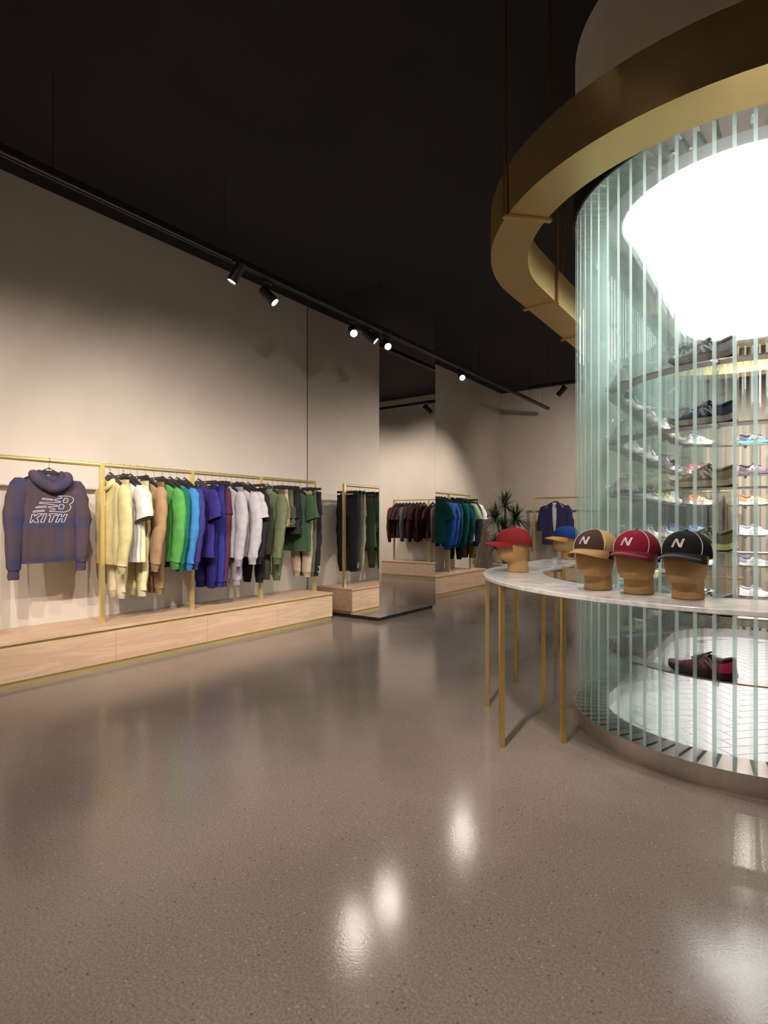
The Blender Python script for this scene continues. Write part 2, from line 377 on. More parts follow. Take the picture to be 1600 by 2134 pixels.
for i, (xx, tg, pw) in enumerate([(-2.6, (-2.6, -4.2, 1.4), 260), (.0, (.0, -4.2, 1.4), 260), (2.8, (5.2, -2.2, 1.4), 260)]):  # added unseen lamps and track; lit walls brighten the glass fins' reflections
    S((xx, -1.9, 3.84), tg, pw, '%s added fill spotlight washing the wall behind the photographer' % NUM[i], 95, 1.0, top=4.02)
track((-3.4, -1.9, 4.02), (4.6, -1.9, 4.02), 'added unseen black lighting track along the wall behind the photographer', [.05, .95])

# ------------------------------------------------------------------ glass enclosure
R_OUT, FIN_D, FIN_T, GT = .925, .19, .017, 3.15
enc = thing('glass_fin_enclosure', 'pill-shaped shoe room walled by upright radial glass fins on a steel plinth', 'glass enclosure', (0, 0, 0))
MB().band(stad(R_OUT+.008), stad(R_OUT-FIN_D-.004), 0, .10).build('plinth', M_STEEL, enc, True)
MB().band(stad(R_OUT+.008), stad(R_OUT-FIN_D-.01), GT, GT+.05).build('soffit_ring', M_STEEL, enc, True)
MB().band(stad(R_OUT+.014), stad(R_OUT+.002), GT+.0, GT+.14).build('top_band', mat('dark_bronze', (.10, .075, .05), .4, metal=1, noise=.05), enc, True)
MB().band(stad(R_OUT-FIN_D-.012), stad(.55), GT+.004, GT+.05).build('ceiling_margin', M_WHITE, enc, True)
pp = stad(.60); mb = MB(); mb.add([(*p, GT+.002) for p in pp]+[(*p, GT+.03) for p in pp], [tuple(range(len(pp))), tuple(range(len(pp), 2*len(pp)))] + [(i, (i+1) % len(pp), len(pp)+(i+1) % len(pp), len(pp)+i) for i in range(len(pp))])
mb.build('luminous_ceiling', M_PANEL, enc)
fin = MB(); hh = GT-.10
fin.box((-FIN_D/2, 0, hh/2), (FIN_D, FIN_T, hh)); fin.m = [1, 1, 0, 0, 1, 1]
# order of faces in box(): x-, x+, y-, y+, z-, z+
fo = fin.build('glass_fin', [M_GFACE, M_GEDGE], enc)
fin_mesh = fo.data
for pl in fin_mesh.polygons: pl.material_index = 0 if (abs(pl.normal.y) > .9 or pl.center.x < -FIN_D*.9) else 1
per = 2*PI*R_OUT + 2*(YB-YA); nf = round(per/.0812); first = True
for i in range(nf):
    sdist = (i+.35)*per/nf; a_len = PI*R_OUT
    if sdist < a_len: key = ('n', -180+180*sdist/a_len)
    elif sdist < a_len+YB-YA: key = ('r', YA+sdist-a_len)
    elif sdist < 2*a_len+YB-YA: key = ('f', 180*(sdist-a_len-(YB-YA))/a_len)
    else: key = ('l', YB-(sdist-2*a_len-(YB-YA)))
    x, y, a = stad_at(R_OUT, key)
    o = fo if first else fo.copy()
    if not first: COL.objects.link(o); o.parent = enc
    first = False
    o.location = (x, y, .10); o.rotation_euler = (0, 0, a)
# plaster drum over the enclosure
struct(MB().band(stad(R_OUT), stad(R_OUT-.1), GT+.05, CEIL-.002).build('wall_drum', M_DRUM, None, True))
# herringbone tile floor
mb = MB(); pp = stad(.732); n_ = len(pp); mb.add([(*p, .0005) for p in pp]+[(*p, .006) for p in pp], [tuple(range(n_)), tuple(range(n_, 2*n_))]+[(i, (i+1) % n_, n_+(i+1) % n_, n_+i) for i in range(n_)])
fl = struct(mb.build('floor_enclosure', M_GROUT))
def inside(x, y, R):
    if YA <= y <= YB: return abs(x-X0) < R
    c = YA if y < YA else YB
    return math.hypot(x-X0, y-c) < R
tw, tl = .10, .30; g = .005
tm = None
for i in range(-40, 41):
    for j in range(-9, 10):
        for k in range(2):
            # herringbone lattice: two tiles to each cell
            bx = i*tw + j*2*tl; by = i*tw
            if k == 0: cx, cy = bx+tl/2, by+tw/2
            else: cx, cy = bx+tl+tw/2, by+tw-tl/2
            q = PI/4; rx = cx*math.cos(q)-cy*math.sin(q)+X0; ry = cx*math.sin(q)+cy*math.cos(q)+5.2
            if not inside(rx, ry, .60): continue
            if tm is None:
                o = MB().box((0, 0, .004), (tl-g, tw-g, .008)).build('tile', M_TILE, fl, bevel=0); tm = o
            else: o = tm.copy(); COL.objects.link(o); o.parent = fl
            o.location = (rx, ry, .006); o.rotation_euler = (0, 0, q + (0 if k == 0 else PI/2))
# border of tile cut along the plinth
MB().band(stad(.735), stad(.60), .0006, .0135).build('tile_border', M_TILE, fl)

# shelves
SHELF_Z = [.46, .78, 1.10, 1.42, 1.74, 2.06]
ORD = ['lowest', 'second-lowest', 'third-lowest', 'third-highest', 'second-highest', 'highest']
for z, od in zip(SHELF_Z, ORD):
    t = thing('display_shelf', '%s of the six narrow steel shelf rings inside the glass enclosure' % od, 'shelf', (0, 0, 0), group='steel shelf rings in the glass enclosure')
    MB().band(stad(.733), stad(.635), z-.008, z).build('shelf_ring', M_STEEL, t, True)
    for key in [('n', -94), ('n', -150), ('l', 4.6), ('l', 5.3), ('l', 6.0), ('f', 150), ('f', 100), ('f', 40), ('n', -30), ('r', 5.2)]:
        x, y, a = stad_at(.73, key)
        MB().box((x, y, z-.016), (.05, .022, .016), 0, a).tube([(x-.0*math.cos(a), y, z-.03), (x, y, z+.006)], .012, 10).build('bracket', M_STEEL, t)

# brass ring
RB0, RB1, BZ0, BZ1 = 1.22, 1.455, 2.95, 3.22
br = thing('brass_ring', 'broad satin brass band hung from the ceiling around the glass enclosure', 'brass canopy', (0, 0, 0))
MB().band(stad(RB1), stad(RB1-.012), BZ0, BZ1).build('outer_fascia', M_BRASS, br, True)
MB().band(stad(RB0+.012), stad(RB0), BZ0, BZ1).build('inner_fascia', M_BRASS, br, True)
MB().band(stad(RB1-.012), stad(RB0+.012), BZ0, BZ0+.012).build('underside', M_BRASS, br, True)
MBRON = mat('aged_brass', (.33, .20, .10), .45, metal=1, noise=.06)
for key in [('n', -135), ('l', 4.33), ('l', 5.25), ('l', 6.2), ('f', 110), ('f', 50), ('r', 5.9), ('r', 4.5), ('n', -45)]:
    xm, ym, a = stad_at((RB0+RB1)/2, key)
    m = MB(); m.box((xm, ym, BZ0-.008), (RB1-RB0+.05, .03, .014), 0, a)
    h = m.build('stirrup', M_BRASS, br)
    for r in (RB0-.013, RB1+.013):
        x, y, _ = stad_at(r, key)
        MB().box((x, y, (BZ0+CEIL)/2), (.012, .028, CEIL-BZ0-.006), 0, a).build('hanging_rod', MBRON, h)

# marble table
TT, TH = .92, .022
tb = thing('marble_table', 'long curved white marble table on slim brass legs wrapped around the glass enclosure', 'table', (0, 0, 0))
def open_path(R):
    p = []
    for i in range(61):
        a = math.radians(-15 - 165*i/60); p.append((X0+R*math.cos(a), YA+R*math.sin(a)))
    for i in range(1, 10): p.append((X0-R, YA+2.35*i/9))
    return p
MB().band(open_path(1.505), open_path(1.125), TT-TH, TT, closed=False).build('tabletop', M_MARBLE, tb, 40, bevel=.003)
lw = .026
for key in [('n', -135), ('n', -161.8), ('l', 4.2), ('l', 5.12), ('l', 6.1), ('n', -40)]:
    m = MB(); xm, ym, a = stad_at((1.12+1.485)/2, key)
    MB().box((xm, ym, TT-TH-.013), (.365-lw-.004, lw, lw-.002), 0, a).build('crossbar', M_BRASS, tb)
    for r in (1.122, 1.487):
        x, y, a = stad_at(r, key)
        MB().box((x, y, (TT-TH-.002)/2), (lw, lw, TT-TH-.002), 0, a).build('leg', M_BRASS, tb)

# ------------------------------------------------------------------ benches with drawers, garment racks
def bench(name_lab, axis, pos_front, depth, cuts, H=.346, sgn=1, lbls=None, top_lab='', cat='drawer bench'):
    """axis 'y': runs along Y, front faces +X at pos_front. axis 'x': runs along X, front faces -Y at pos_front"""
    def mk(a, b, d0, d1, z0, z1):   # along a..b, depth from front d0..d1 (0 = front)
        if axis == 'y': return MB().bbox((pos_front-d1, a, z0), (pos_front-d0, b, z1))
        return MB().bbox((a, pos_front+d0, z0), (b, pos_front+d1, z1))
    for i in range(len(cuts)-1):
        a, b = cuts[i], cuts[i+1]
        c = ((pos_front-depth/2, (a+b)/2, 0) if axis == 'y' else ((a+b)/2, pos_front+depth/2, 0))
        t = thing('drawer_cabinet', lbls[i], 'cabinet', c)
        def part(n, mb, m, par=t, bev=0):
            mb.v = [(v[0]-c[0], v[1]-c[1], v[2]) for v in mb.v]; return mb.build(n, m, par, bevel=bev)
        part('body', mk(a+.0005, b-.0005, .02, depth, .045, H-.024), M_WOOD)
        part('drawer_front', mk(a+.0015, b-.0015, 0, .0195, .045, H-.045), M_WOOD, bev=.001)
        part('finger_pull', mk(a+.001, b-.001, .018, .0205, H-.045, H-.024), M_BRASSR)
        part('toe_kick', mk(a, b, .016, depth-.05, 0, .044), M_BRASSR)
    a, b = cuts[0], cuts[-1]
    o = mk(a, b, 0, depth, H-.022, H).build('bench_top', M_WOOD, bevel=.0015); tag(o, top_lab, 'bench top')
    o = MB()
FX = -4.73
N5 = ['third', 'fourth', 'fifth', 'sixth']
bench('', 'y', FX, FX-WALLX, [.72, 1.68, 2.64, 3.59, 4.545, 5.50],
      lbls=['oak drawer cabinet under the left wall rack, out past the left edge of the view', 'oak drawer cabinet below the plaid hoodie on the left wall', 'oak drawer cabinet below the yellow and green sweatshirts', 'oak drawer cabinet below the blue, maroon and grey clothes', 'oak drawer cabinet nearest the mirrored column, below the olive clothes'],
      top_lab='long pale oak bench top below the colourful clothes rack on the left wall')
bench('', 'y', FX, FX-WALLX, [7.20, 8.15, 9.10, 10.05],
      lbls=['oak drawer cabinet behind the mirrored column, mostly hidden', 'oak drawer cabinet under the blue sweatshirts past the mirrored column', 'oak drawer cabinet under the white T-shirt near the potted plant'],
      top_lab='pale oak bench top below the blue and teal clothes past the mirrored column')
bench('', 'x', YRK-.63, .63, [-2.42, -1.5, -.58],
      lbls=['oak drawer cabinet at the rear wall left of the maroon clothes', 'oak drawer cabinet at the rear wall below the maroon clothes'],
      top_lab='pale oak bench top below the maroon clothes rack on the rear wall')
bench('', 'x', YBK-.63, .63, [-4.62, -3.55, -2.48],
      lbls=['oak drawer cabinet below the navy jacket at the back wall', 'oak drawer cabinet right of the navy jacket, behind the glass'],
      top_lab='pale oak bench top below the navy jacket at the back wall')
RZ = 1.752; HB = .346; PW = .038
def rack(axis, fixed, posts, lab, ext0=0, ext1=0):
    def P(s, z): return (fixed, s, z) if axis == 'y' else (s, fixed, z)
    t = thing('garment_rack', lab, 'garment rack', P((posts[0]+posts[-1])/2, HB))
    c = t.location.copy()
    for s in posts:
        p = Vector(P(s, (HB+RZ+.019)/2))-c
        MB().box(p, (PW, PW, RZ+.019-HB)).build('post', M_BRASSR, t, bevel=.002)
    a = Vector(P(posts[0]-ext0, RZ))-c; b = Vector(P(posts[-1]+ext1, RZ))-c
    MB().tube([a, b], .0185, 14).build('rail', M_BRASSR, t, True)
    return t
RX = -4.95
rack('y', RX, [.80, 1.715, 2.63, 3.563, 4.49, 5.40], 'long brass garment rack on the left wall bench holding colourful clothes')
rack('y', RX, [7.25, 8.10, 8.95, 9.80], 'brass garment rack with blue and teal clothes past the mirrored column')
RYK = 10.92
rack('x', RYK, [-2.36, -1.72, -.78], 'brass garment rack with maroon and grey clothes on the rear wall')
RYB = 11.78
rack('x', RYB, [-4.43, -3.45, -2.55], 'brass garment rack with one navy jacket at the back wall')

# ------------------------------------------------------------------ hangers and garments
def se(a, b, n, e=.75, ph=0):
    out = []
    for k in range(n):
        th = 2*PI*k/n+ph; c, s = math.cos(th), math.sin(th)
        out.append((a*math.copysign(abs(c)**e, c), b*math.copysign(abs(s)**e, s)))
    return out
def hook(mb, zb):
    pts = [(.0, -.012, .018)]
    for i in range(9):
        a = math.radians(150-i*26); pts.append((0, .0215*math.cos(a), .0215*math.sin(a)+.001))
    pts += [(0, .004, -.035), (0, 0, zb)]
    return mb.tube(pts[1:], .0016, 5)
HG = {}
def make_hanger(kind, loc, rz, label, group):
    t = thing('clothes_hanger', label, 'hanger', loc, rz, group)
    if kind not in HG:
        parts = []
        if kind == 'shirt':
            mb = MB(); top = []; bot = []
            for i in range(-8, 9):
                s = i/8; x = .205*s
                zt = -.058-.02*abs(s)**1.3 - .085*abs(s); h = .062-.034*abs(s)
                if abs(s) < .18: h -= .004
                top.append((x, zt)); bot.append((x, zt-h))
            rings = [[(x, -.008, zt), (x, .008, zt), (x, .008, zb), (x, -.008, zb)] for (x, zt), (_, zb) in zip(top, bot)]
            mb.loft(rings); parts.append(('shoulder_bar', mb, M_HANGER))
            parts.append(('hook', hook(MB(), -.06), M_WIRE))
            parts.append(('brand_print', MB().box((-.012, .0088, -.078), (.018, .001, .008)).box((.013, .0088, -.078), (.022, .001, .008)).box((-.012, -.0088, -.078), (.018, .001, .008)).box((.013, -.0088, -.078), (.022, .001, .008)), M_LOGO))
        else:
            mb = MB().box((0, 0, -.092), (.36, .014, .030)); parts.append(('bar', mb, M_HANGER))
            parts.append(('hook', hook(MB(), -.08), M_WIRE))
            parts.append(('clip_wire', MB().tube([(-.15, 0, -.128), (.15, 0, -.128)], .0018, 5).tube([(0, 0, -.105), (0, 0, -.128)], .0018, 5), M_WIRE))
            for s in (-1, 1): parts.append(('clip', MB().box((s*.11, 0, -.138), (.022, .018, .045)), M_BLACK))
            parts.append(('brand_print', MB().box((0, .0078, -.092), (.02, .001, .008)).box((0, -.0078, -.092), (.02, .001, .008)), M_LOGO))
        HG[kind] = [(n, mb.build(n, m, t), m) for n, mb, m in parts]
    else:
        for n, o, m in HG[kind]:
            c = o.copy(); COL.objects.link(c); c.parent = t
    return t
def wob(x, z, seed, amp):
    return amp*(math.sin(x*38+seed*1.7)*.5+math.sin(x*71+seed*3.1+z*6)*.3+math.sin(z*17+seed+x*9)*.35)
def torso(mb, w, L, t, seed, flare=0., neck=.085, z0=-.105, shz=.085, amp=.015, hem=True, n=36, e=.62):
    """shirt trunk from the neck opening at z0 down to z0-L"""
    rings = []; rows = 18
    for i in range(rows+1):
        q = i/rows
        if i <= 5:
            k = i/5; z = z0 - shz*(k**1.15); ww = neck+(w-neck)*k**.85; tt = t*(.62+.38*k)
        else:
            k = (i-5)/(rows-5); z = z0-shz-(L-shz)*k; ww = w*(1+flare*k)*(1-.03*math.sin(k*PI)); tt = t*(1+.18*math.sin(k*2.6))
            if hem and k > .93: ww *= .95; tt *= .86
        ring = []
        for (x, y) in se(ww, tt, n, e):
            f = min(1, max(0, (i-2)/6)); y2 = y + wob(x, z, seed, amp)*f*(1 if y > 0 else .8)
            if hem and q > .93: y2 = y + wob(x, z0-L*.9, seed, amp)*.8
            ring.append((x, y2, z))
        rings.append(ring)
    mb.loft(rings, 0, False, True); return rings
def sleeve(mb, sx, w, z0, pts, rad, seed, flat=.62, n=16, cap=True):
    rings = []; K = len(pts)
    for i, (p, r) in enumerate(zip(pts, rad)):
        a = Vector(pts[max(0, i-1)]); b = Vector(pts[min(K-1, i+1)]); tdir = (b-a).normalized()
        side = Vector((0, 1, 0)); nrm = side.cross(tdir).normalized()
        ring = []
        for k in range(n):
            th = 2*PI*k/n; rr = r*(1+.07*math.sin(3*th+i*1.1+seed)+.05*math.sin(i*2.3+seed*2)+.06*math.sin(2*th+i*2.1+seed*1.3))
            ring.append(Vector(p)+nrm*rr*math.cos(th)+side*flat*rr*math.sin(th))
        rings.append(ring)
    mb.loft(rings, 0, True, cap); return rings
def interp(pts, rad, n):
    P = []; R = []
    K = len(pts)-1
    for i in range(n+1):
        s = i/n*K; k = min(int(s), K-1); f = s-k
        p0, p1, p2, p3 = [Vector(pts[max(0, min(K, k+d))]) for d in (-1, 0, 1, 2)]
        P.append(.5*((2*p1)+(p2-p0)*f+(2*p0-5*p1+4*p2-p3)*f*f+(3*p1-p0-3*p2+p3)*f**3))
        R.append(rad[k]*(1-f)+rad[k+1]*f)
    return P, R
GSEED = [0]
def garment(kind, col, loc, rz, label, cat, group=None, logo=None, L=None, width=.27, name=None, matl=None, hood=False):
    GSEED[0] += 1; sd = GSEED[0]*1.37
    m = matl or fabric(col); dk = matl or fabric(tuple(int(c*.86) for c in col))
    t = thing(name or kind, label, cat, loc, rz, group)
    rnd = random.Random(GSEED[0])
    if kind in ('sweatshirt', 'hoodie', 'jacket', 'long_sleeve_shirt'):
        w = width; L = L or .74; th = .036 if kind != 'long_sleeve_shirt' else .028
        mb = MB(); torso(mb, w, L, th, sd); mb.build('body', m, t, 60)
        for s in (-1, 1):
            b = rnd.uniform(-.02, .03); dz = rnd.uniform(-.02, .02)
            pts = [(s*(w-.05), 0, -.20), (s*(w-.005), .005, -.225), (s*(w+.025), .012+b*.3, -.36), (s*(w+.03), .02+b, -.56), (s*(w+.01), .03+b, -.74), (s*(w-.005), .035+b, -.855+dz)]
            P, R = interp(pts, [.055, .088, .092, .084, .073, .066], 14)
            mb = MB(); sleeve(mb, s, w, -.2, P, R, sd+s, .55); so = mb.build('sleeve', m, t, 60)
            e = P[-1]; mb = MB()
            P2, R2 = interp([(e.x, e.y, e.z+.012), (e.x-.004*s, e.y, e.z-.03), (e.x-.006*s, e.y, e.z-.075)], [.058, .052, .046], 4)
            sleeve(mb, s, w, 0, P2, R2, sd, .6); mb.build('cuff', dk, so, 60)
        if kind != 'jacket' and not hood:
            pth = [(.082*math.cos(a), .030*math.sin(a), -.112-.018*(math.sin(a) > 0)*math.sin(a)) for a in [2*PI*k/20 for k in range(20)]]
            MB().tube(pth, .010, 7, closed=True).build('collar', dk, t, True)
        if hood or kind in ('hoodie', 'jacket'):
            pth = [(.085, .03, -.125), (.078, -.005, -.108), (.05, -.05, -.135), (0, -.07, -.165), (-.05, -.05, -.135), (-.078, -.005, -.108), (-.085, .03, -.125), (-.05, .048, -.165), (0, .052, -.185)]
            P, R = interp(pth, [.026, .032, .045, .052, .045, .032, .026, .02, .014], 24)
            MB().tube(P, R, 10).build('hood', m, t, True)
    elif kind == 't_shirt':
        w = width; L = L or .72
        mb = MB(); torso(mb, w, L, .030, sd, flare=.02, amp=.014, hem=False); mb.build('body', m, t, 60)
        for s in (-1, 1):
            b = rnd.uniform(-.02, .03)
            pts = [(s*(w-.06), 0, -.20), (s*(w-.01), .004, -.225), (s*(w+.045), .012+b, -.33), (s*(w+.075), .02+b, -.44)]
            P, R = interp(pts, [.06, .095, .108, .112], 8)
            mb = MB(); sleeve(mb, s, w, 0, P, R, sd, .36, cap=False); mb.build('sleeve', m, t, 60)
        pth = [(.082*math.cos(a), .026*math.sin(a), -.112-.02*max(0, math.sin(a))) for a in [2*PI*k/20 for k in range(20)]]
        MB().tube(pth, .008, 7, closed=True).build('collar', dk, t, True)
    elif kind in ('sweatpants', 'shorts'):
        Lp = L or (1.04 if kind == 'sweatpants' else .42); w = .175; zt = -.15; cr = .27 if kind == 'sweatpants' else .25
        rings = []
        for i in range(9):
            k = i/8; z = zt-cr*k; rings.append([(x, y+wob(x, z, sd, .010)*k, z) for x, y in se(w*(1+.10*k), .022+.028*k, 32, .6)])
        MB().loft(rings).build('seat', m, t, 60)
        rb = [[(x, y, z) for x, y in se(w+.004, .026, 28, .6)] for z in (zt+.022, zt-.022)]
        MB().loft(rb).build('waistband', dk, t, 60)
        for s in (-1, 1):
            b = rnd.uniform(-.012, .018)
            if kind == 'sweatpants':
                pts = [(s*.095, 0, zt-cr+.10), (s*.097, b*.4, zt-.42), (s*.095, b, zt-.68), (s*.085, b*1.4, zt-Lp+.06)]; rad = [.088, .094, .084, .068]
            else:
                pts = [(s*.095, 0, zt-cr+.10), (s*.105, b*.5, zt-.34), (s*.11, b, zt-Lp)]; rad = [.088, .1, .104]
            P, R = interp(pts, rad, 12); mb = MB(); sleeve(mb, s, 0, 0, P, R, sd+s, .50, n=18); lo = mb.build('leg', m, t, 60)
            if kind == 'sweatpants':
                e = P[-1]; P2, R2 = interp([(e.x, e.y, e.z+.015), (e.x, e.y, e.z-.03), (e.x, e.y, e.z-.06)], [.058, .054, .05], 3)
                mb = MB(); sleeve(mb, s, 0, 0, P2, R2, sd, .6); mb.build('cuff', dk, lo, 60)
            else:
                MB().box((s*.20, b+.012, zt-.25), (.022, .075, .13)).build('cargo_pocket', dk, t, bevel=.006)
    if kind == 'hoodie':
        for sx in (-.018, .018):
            MB().tube([(sx*1.5, .045, -.15), (sx*1.2, .056, -.20), (sx, .054, -.30+sx*1.2)], .0028, 6).build('drawstring', fabric((232, 222, 205)), t, True)
    if 'end post' in label and 'last' in label:
        MB().box((-.16, .02, -1.10), (.045, .002, .075)).build('price_tag', fabric((235, 232, 228)), t)
        MB().box((-.16, .0215, -1.10), (.026, .001, .05)).build('tag_print', fabric((60, 60, 66)), t)
    if logo:
        lx, lz, lc = logo
        MB().lathe([(.004, .0), (.012, .001), (.012, .003), (.004, .004)], 10).build('chest_logo', fabric(lc), t)
        o = t.children[-1]; o.rotation_euler = (-PI/2, 0, 0); o.location = (lx, .058, lz)
    return t
def hang(kind, col, px, label, cat, group, fixed=RX, axis='y', yaw=None, pos=None, clip=None, face=PI, **kw):
    s = pos if pos is not None else (y_on_x(px, fixed) if axis == 'y' else x_on_y(px, fixed))
    clip = kind in ('sweatpants', 'shorts') if clip is None else clip
    yaw = random.uniform(-.12, .05) if yaw is None else yaw
    loc = (fixed, s, RZ) if axis == 'y' else (s, fixed, RZ)
    rz = (face if axis == 'y' else face+PI/2)+yaw
    make_hanger('clip' if clip else 'shirt', loc, rz, ('black clip hanger holding the ' if clip else 'black hanger holding the ')+label.split(' hanging')[0], group+' hangers')
    return garment(kind, col, (loc[0], loc[1], loc[2]-(.0 if clip else .038)), rz, label, cat, group, **kw)
YEL, CRM, WHT, PYL, TAN, GRN, TEAL, SKY, PUR = (226, 211, 154), (240, 224, 182), (236, 232, 230), (244, 234, 184), (176, 142, 108), (94, 168, 84), (30, 112, 92), (70, 138, 200), (68, 60, 132)
G1 = 'clothes on the left wall rack'
H1 = lambda *a, **k: hang(*a, G1, **k)
H1('hoodie', YEL, 229.7, 'yellow hoodie hanging first past the brass post, beside the plaid hoodie', 'hoodie', logo=(-.09, -.30, (60, 50, 50)))
H1('sweatpants', CRM, 248.4, 'cream sweatpants hanging just behind the yellow hoodie', 'sweatpants')
H1('t_shirt', WHT, 257.5, 'white T-shirt hanging between the yellow hoodie and the pale yellow T-shirt', 'T-shirt', logo=(-.2, -.33, (70, 40, 50)), clip=False)
H1('t_shirt', PYL, 272, 'pale yellow T-shirt hanging right of the white T-shirt', 'T-shirt')
H1('sweatpants', PYL, 287, 'pale yellow sweatpants hanging left of the tan sweatshirt', 'sweatpants')
H1('sweatshirt', TAN, 304, 'tan sweatshirt hanging left of the bright green one', 'sweatshirt')
H1('sweatpants', (164, 130, 96), 322, 'tan sweatpants hanging between the tan and green sweatshirts', 'sweatpants')
H1('sweatshirt', GRN, 338.4, 'bright green sweatshirt hanging between tan and teal', 'sweatshirt', logo=(-.09, -.31, (150, 220, 140)))
H1('sweatshirt', TEAL, 354.4, 'dark teal-green sweatshirt hanging between bright green and sky blue', 'sweatshirt')
H1('sweatshirt', SKY, 369.4, 'sky blue sweatshirt hanging left of the violet-blue one', 'sweatshirt')
H1('sweatshirt', PUR, 384.4, 'violet-blue sweatshirt hanging against the second brass post', 'sweatshirt')
H1('t_shirt', (60, 52, 132), 414, 'violet-blue T-shirt hanging just past the second brass post', 'T-shirt')
H1('sweatpants', (44, 40, 110), 429, 'dark indigo sweatpants hanging behind the violet-blue T-shirt', 'sweatpants')
H1('sweatpants', (54, 56, 138), 443, 'royal blue sweatpants hanging left of the maroon sweatpants', 'sweatpants')
H1('sweatpants', (98, 52, 82), 459, 'maroon sweatpants hanging left of the grey hoodie', 'sweatpants', logo=(-.165, -.40, WHT))
H1('hoodie', (190, 184, 190), 471, 'light grey hoodie hanging right of the maroon sweatpants', 'hoodie')
H1('sweatpants', (180, 172, 180), 483, 'light grey sweatpants hanging behind the light grey hoodie', 'sweatpants')
H1('sweatshirt', (200, 194, 200), 494, 'pale grey sweatshirt hanging left of the pale grey T-shirt', 'sweatshirt')
H1('t_shirt', (205, 200, 205), 506, 'pale grey T-shirt hanging left of the black sweatshirt', 'T-shirt')
H1('sweatshirt', (46, 44, 50), 517, 'black sweatshirt hanging left of the third brass post', 'sweatshirt')
H1('sweatpants', (40, 38, 44), 528, 'black sweatpants hanging against the third brass post', 'sweatpants')
OLV, FOR, BEI, CHR = (120, 128, 96), (66, 88, 52), (206, 184, 160), (56, 52, 58)
H1('jacket', OLV, 557, 'olive green jacket with a stand-up hood hanging past the third brass post', 'jacket')
H1('sweatpants', (106, 116, 84), 568, 'light olive trousers hanging just behind the olive jacket', 'trousers')
H1('shorts', BEI, 579, 'beige cargo shorts hanging beside the olive shorts', 'shorts')
H1('shorts', (102, 112, 82), 590, 'olive cargo shorts hanging between beige and charcoal shorts', 'shorts')
H1('shorts', CHR, 603, 'charcoal cargo shorts hanging right of the olive shorts', 'shorts', L=.5)
H1('t_shirt', (76, 102, 74), 615, 'green T-shirt hanging right of the charcoal shorts', 'T-shirt')
H1('sweatpants', BEI, 627, 'beige trousers hanging between the green T-shirt and olive trousers', 'trousers')
H1('sweatpants', (98, 106, 78), 638, 'dull olive trousers hanging second from the end post by the mirrored column', 'trousers')
H1('sweatpants', (50, 46, 54), 647, 'charcoal trousers hanging last, against the end post by the mirrored column', 'trousers')
G2 = 'clothes on the rack past the mirrored column'
H2 = lambda *a, **k: hang(*a, G2, **k)
bl = [('t_shirt', (28, 92, 92), 8.36, 'teal T-shirt hanging nearest the mirrored column', 'T-shirt'),
      ('sweatshirt', (36, 92, 150), 8.44, 'mid blue sweatshirt hanging second from the mirrored column', 'sweatshirt'),
      ('sweatshirt', (52, 96, 190), 8.53, 'bright blue sweatshirt hanging third from the mirrored column', 'sweatshirt'),
      ('t_shirt', (60, 84, 190), 8.62, 'cornflower blue T-shirt hanging after the bright blue sweatshirt', 'T-shirt'),
      ('sweatshirt', (66, 92, 190), 8.70, 'cornflower blue sweatshirt hanging left of the far rack middle post', 'sweatshirt'),
      ('sweatshirt', (30, 84, 96), 8.80, 'dark teal sweatshirt hanging against the left of the far rack middle post', 'sweatshirt'),
      ('sweatshirt', (20, 84, 82), 9.02, 'deep teal sweatshirt hanging just right of the far rack middle post', 'sweatshirt'),
      ('t_shirt', (22, 78, 92), 9.10, 'petrol blue T-shirt hanging between two teal sweatshirts', 'T-shirt'),
      ('sweatpants', (40, 38, 40), 9.18, 'black trousers hanging behind the petrol blue T-shirt', 'trousers'),
      ('sweatshirt', (20, 80, 76), 9.26, 'teal sweatshirt hanging left of the sage T-shirts', 'sweatshirt'),
      ('t_shirt', (150, 172, 140), 9.36, 'sage green T-shirt hanging right of the teal sweatshirt', 'T-shirt'),
      ('t_shirt', (178, 200, 150), 9.44, 'pale lime T-shirt hanging right of the sage one', 'T-shirt'),
      ('long_sleeve_shirt', (58, 56, 78), 9.53, 'slate navy long-sleeved shirt hanging left of the white T-shirt', 'shirt'),
      ('t_shirt', (246, 243, 240), 9.62, 'bright white T-shirt hanging near the end of the rack by the plant', 'T-shirt'),
      ('sweatpants', (122, 104, 40), 9.69, 'mustard and dark trousers hanging below the white T-shirt', 'trousers'),
      ('sweatpants', (62, 60, 74), 9.755, 'dark slate trousers hanging last before the potted plant', 'trousers')]
for k, c, yy, lb, ct in bl: H2(k, c, 0, lb, ct, pos=yy)
G3 = 'clothes on the rear wall rack'
H3 = lambda *a, **k: hang(*a, G3, fixed=RYK, axis='x', **k)
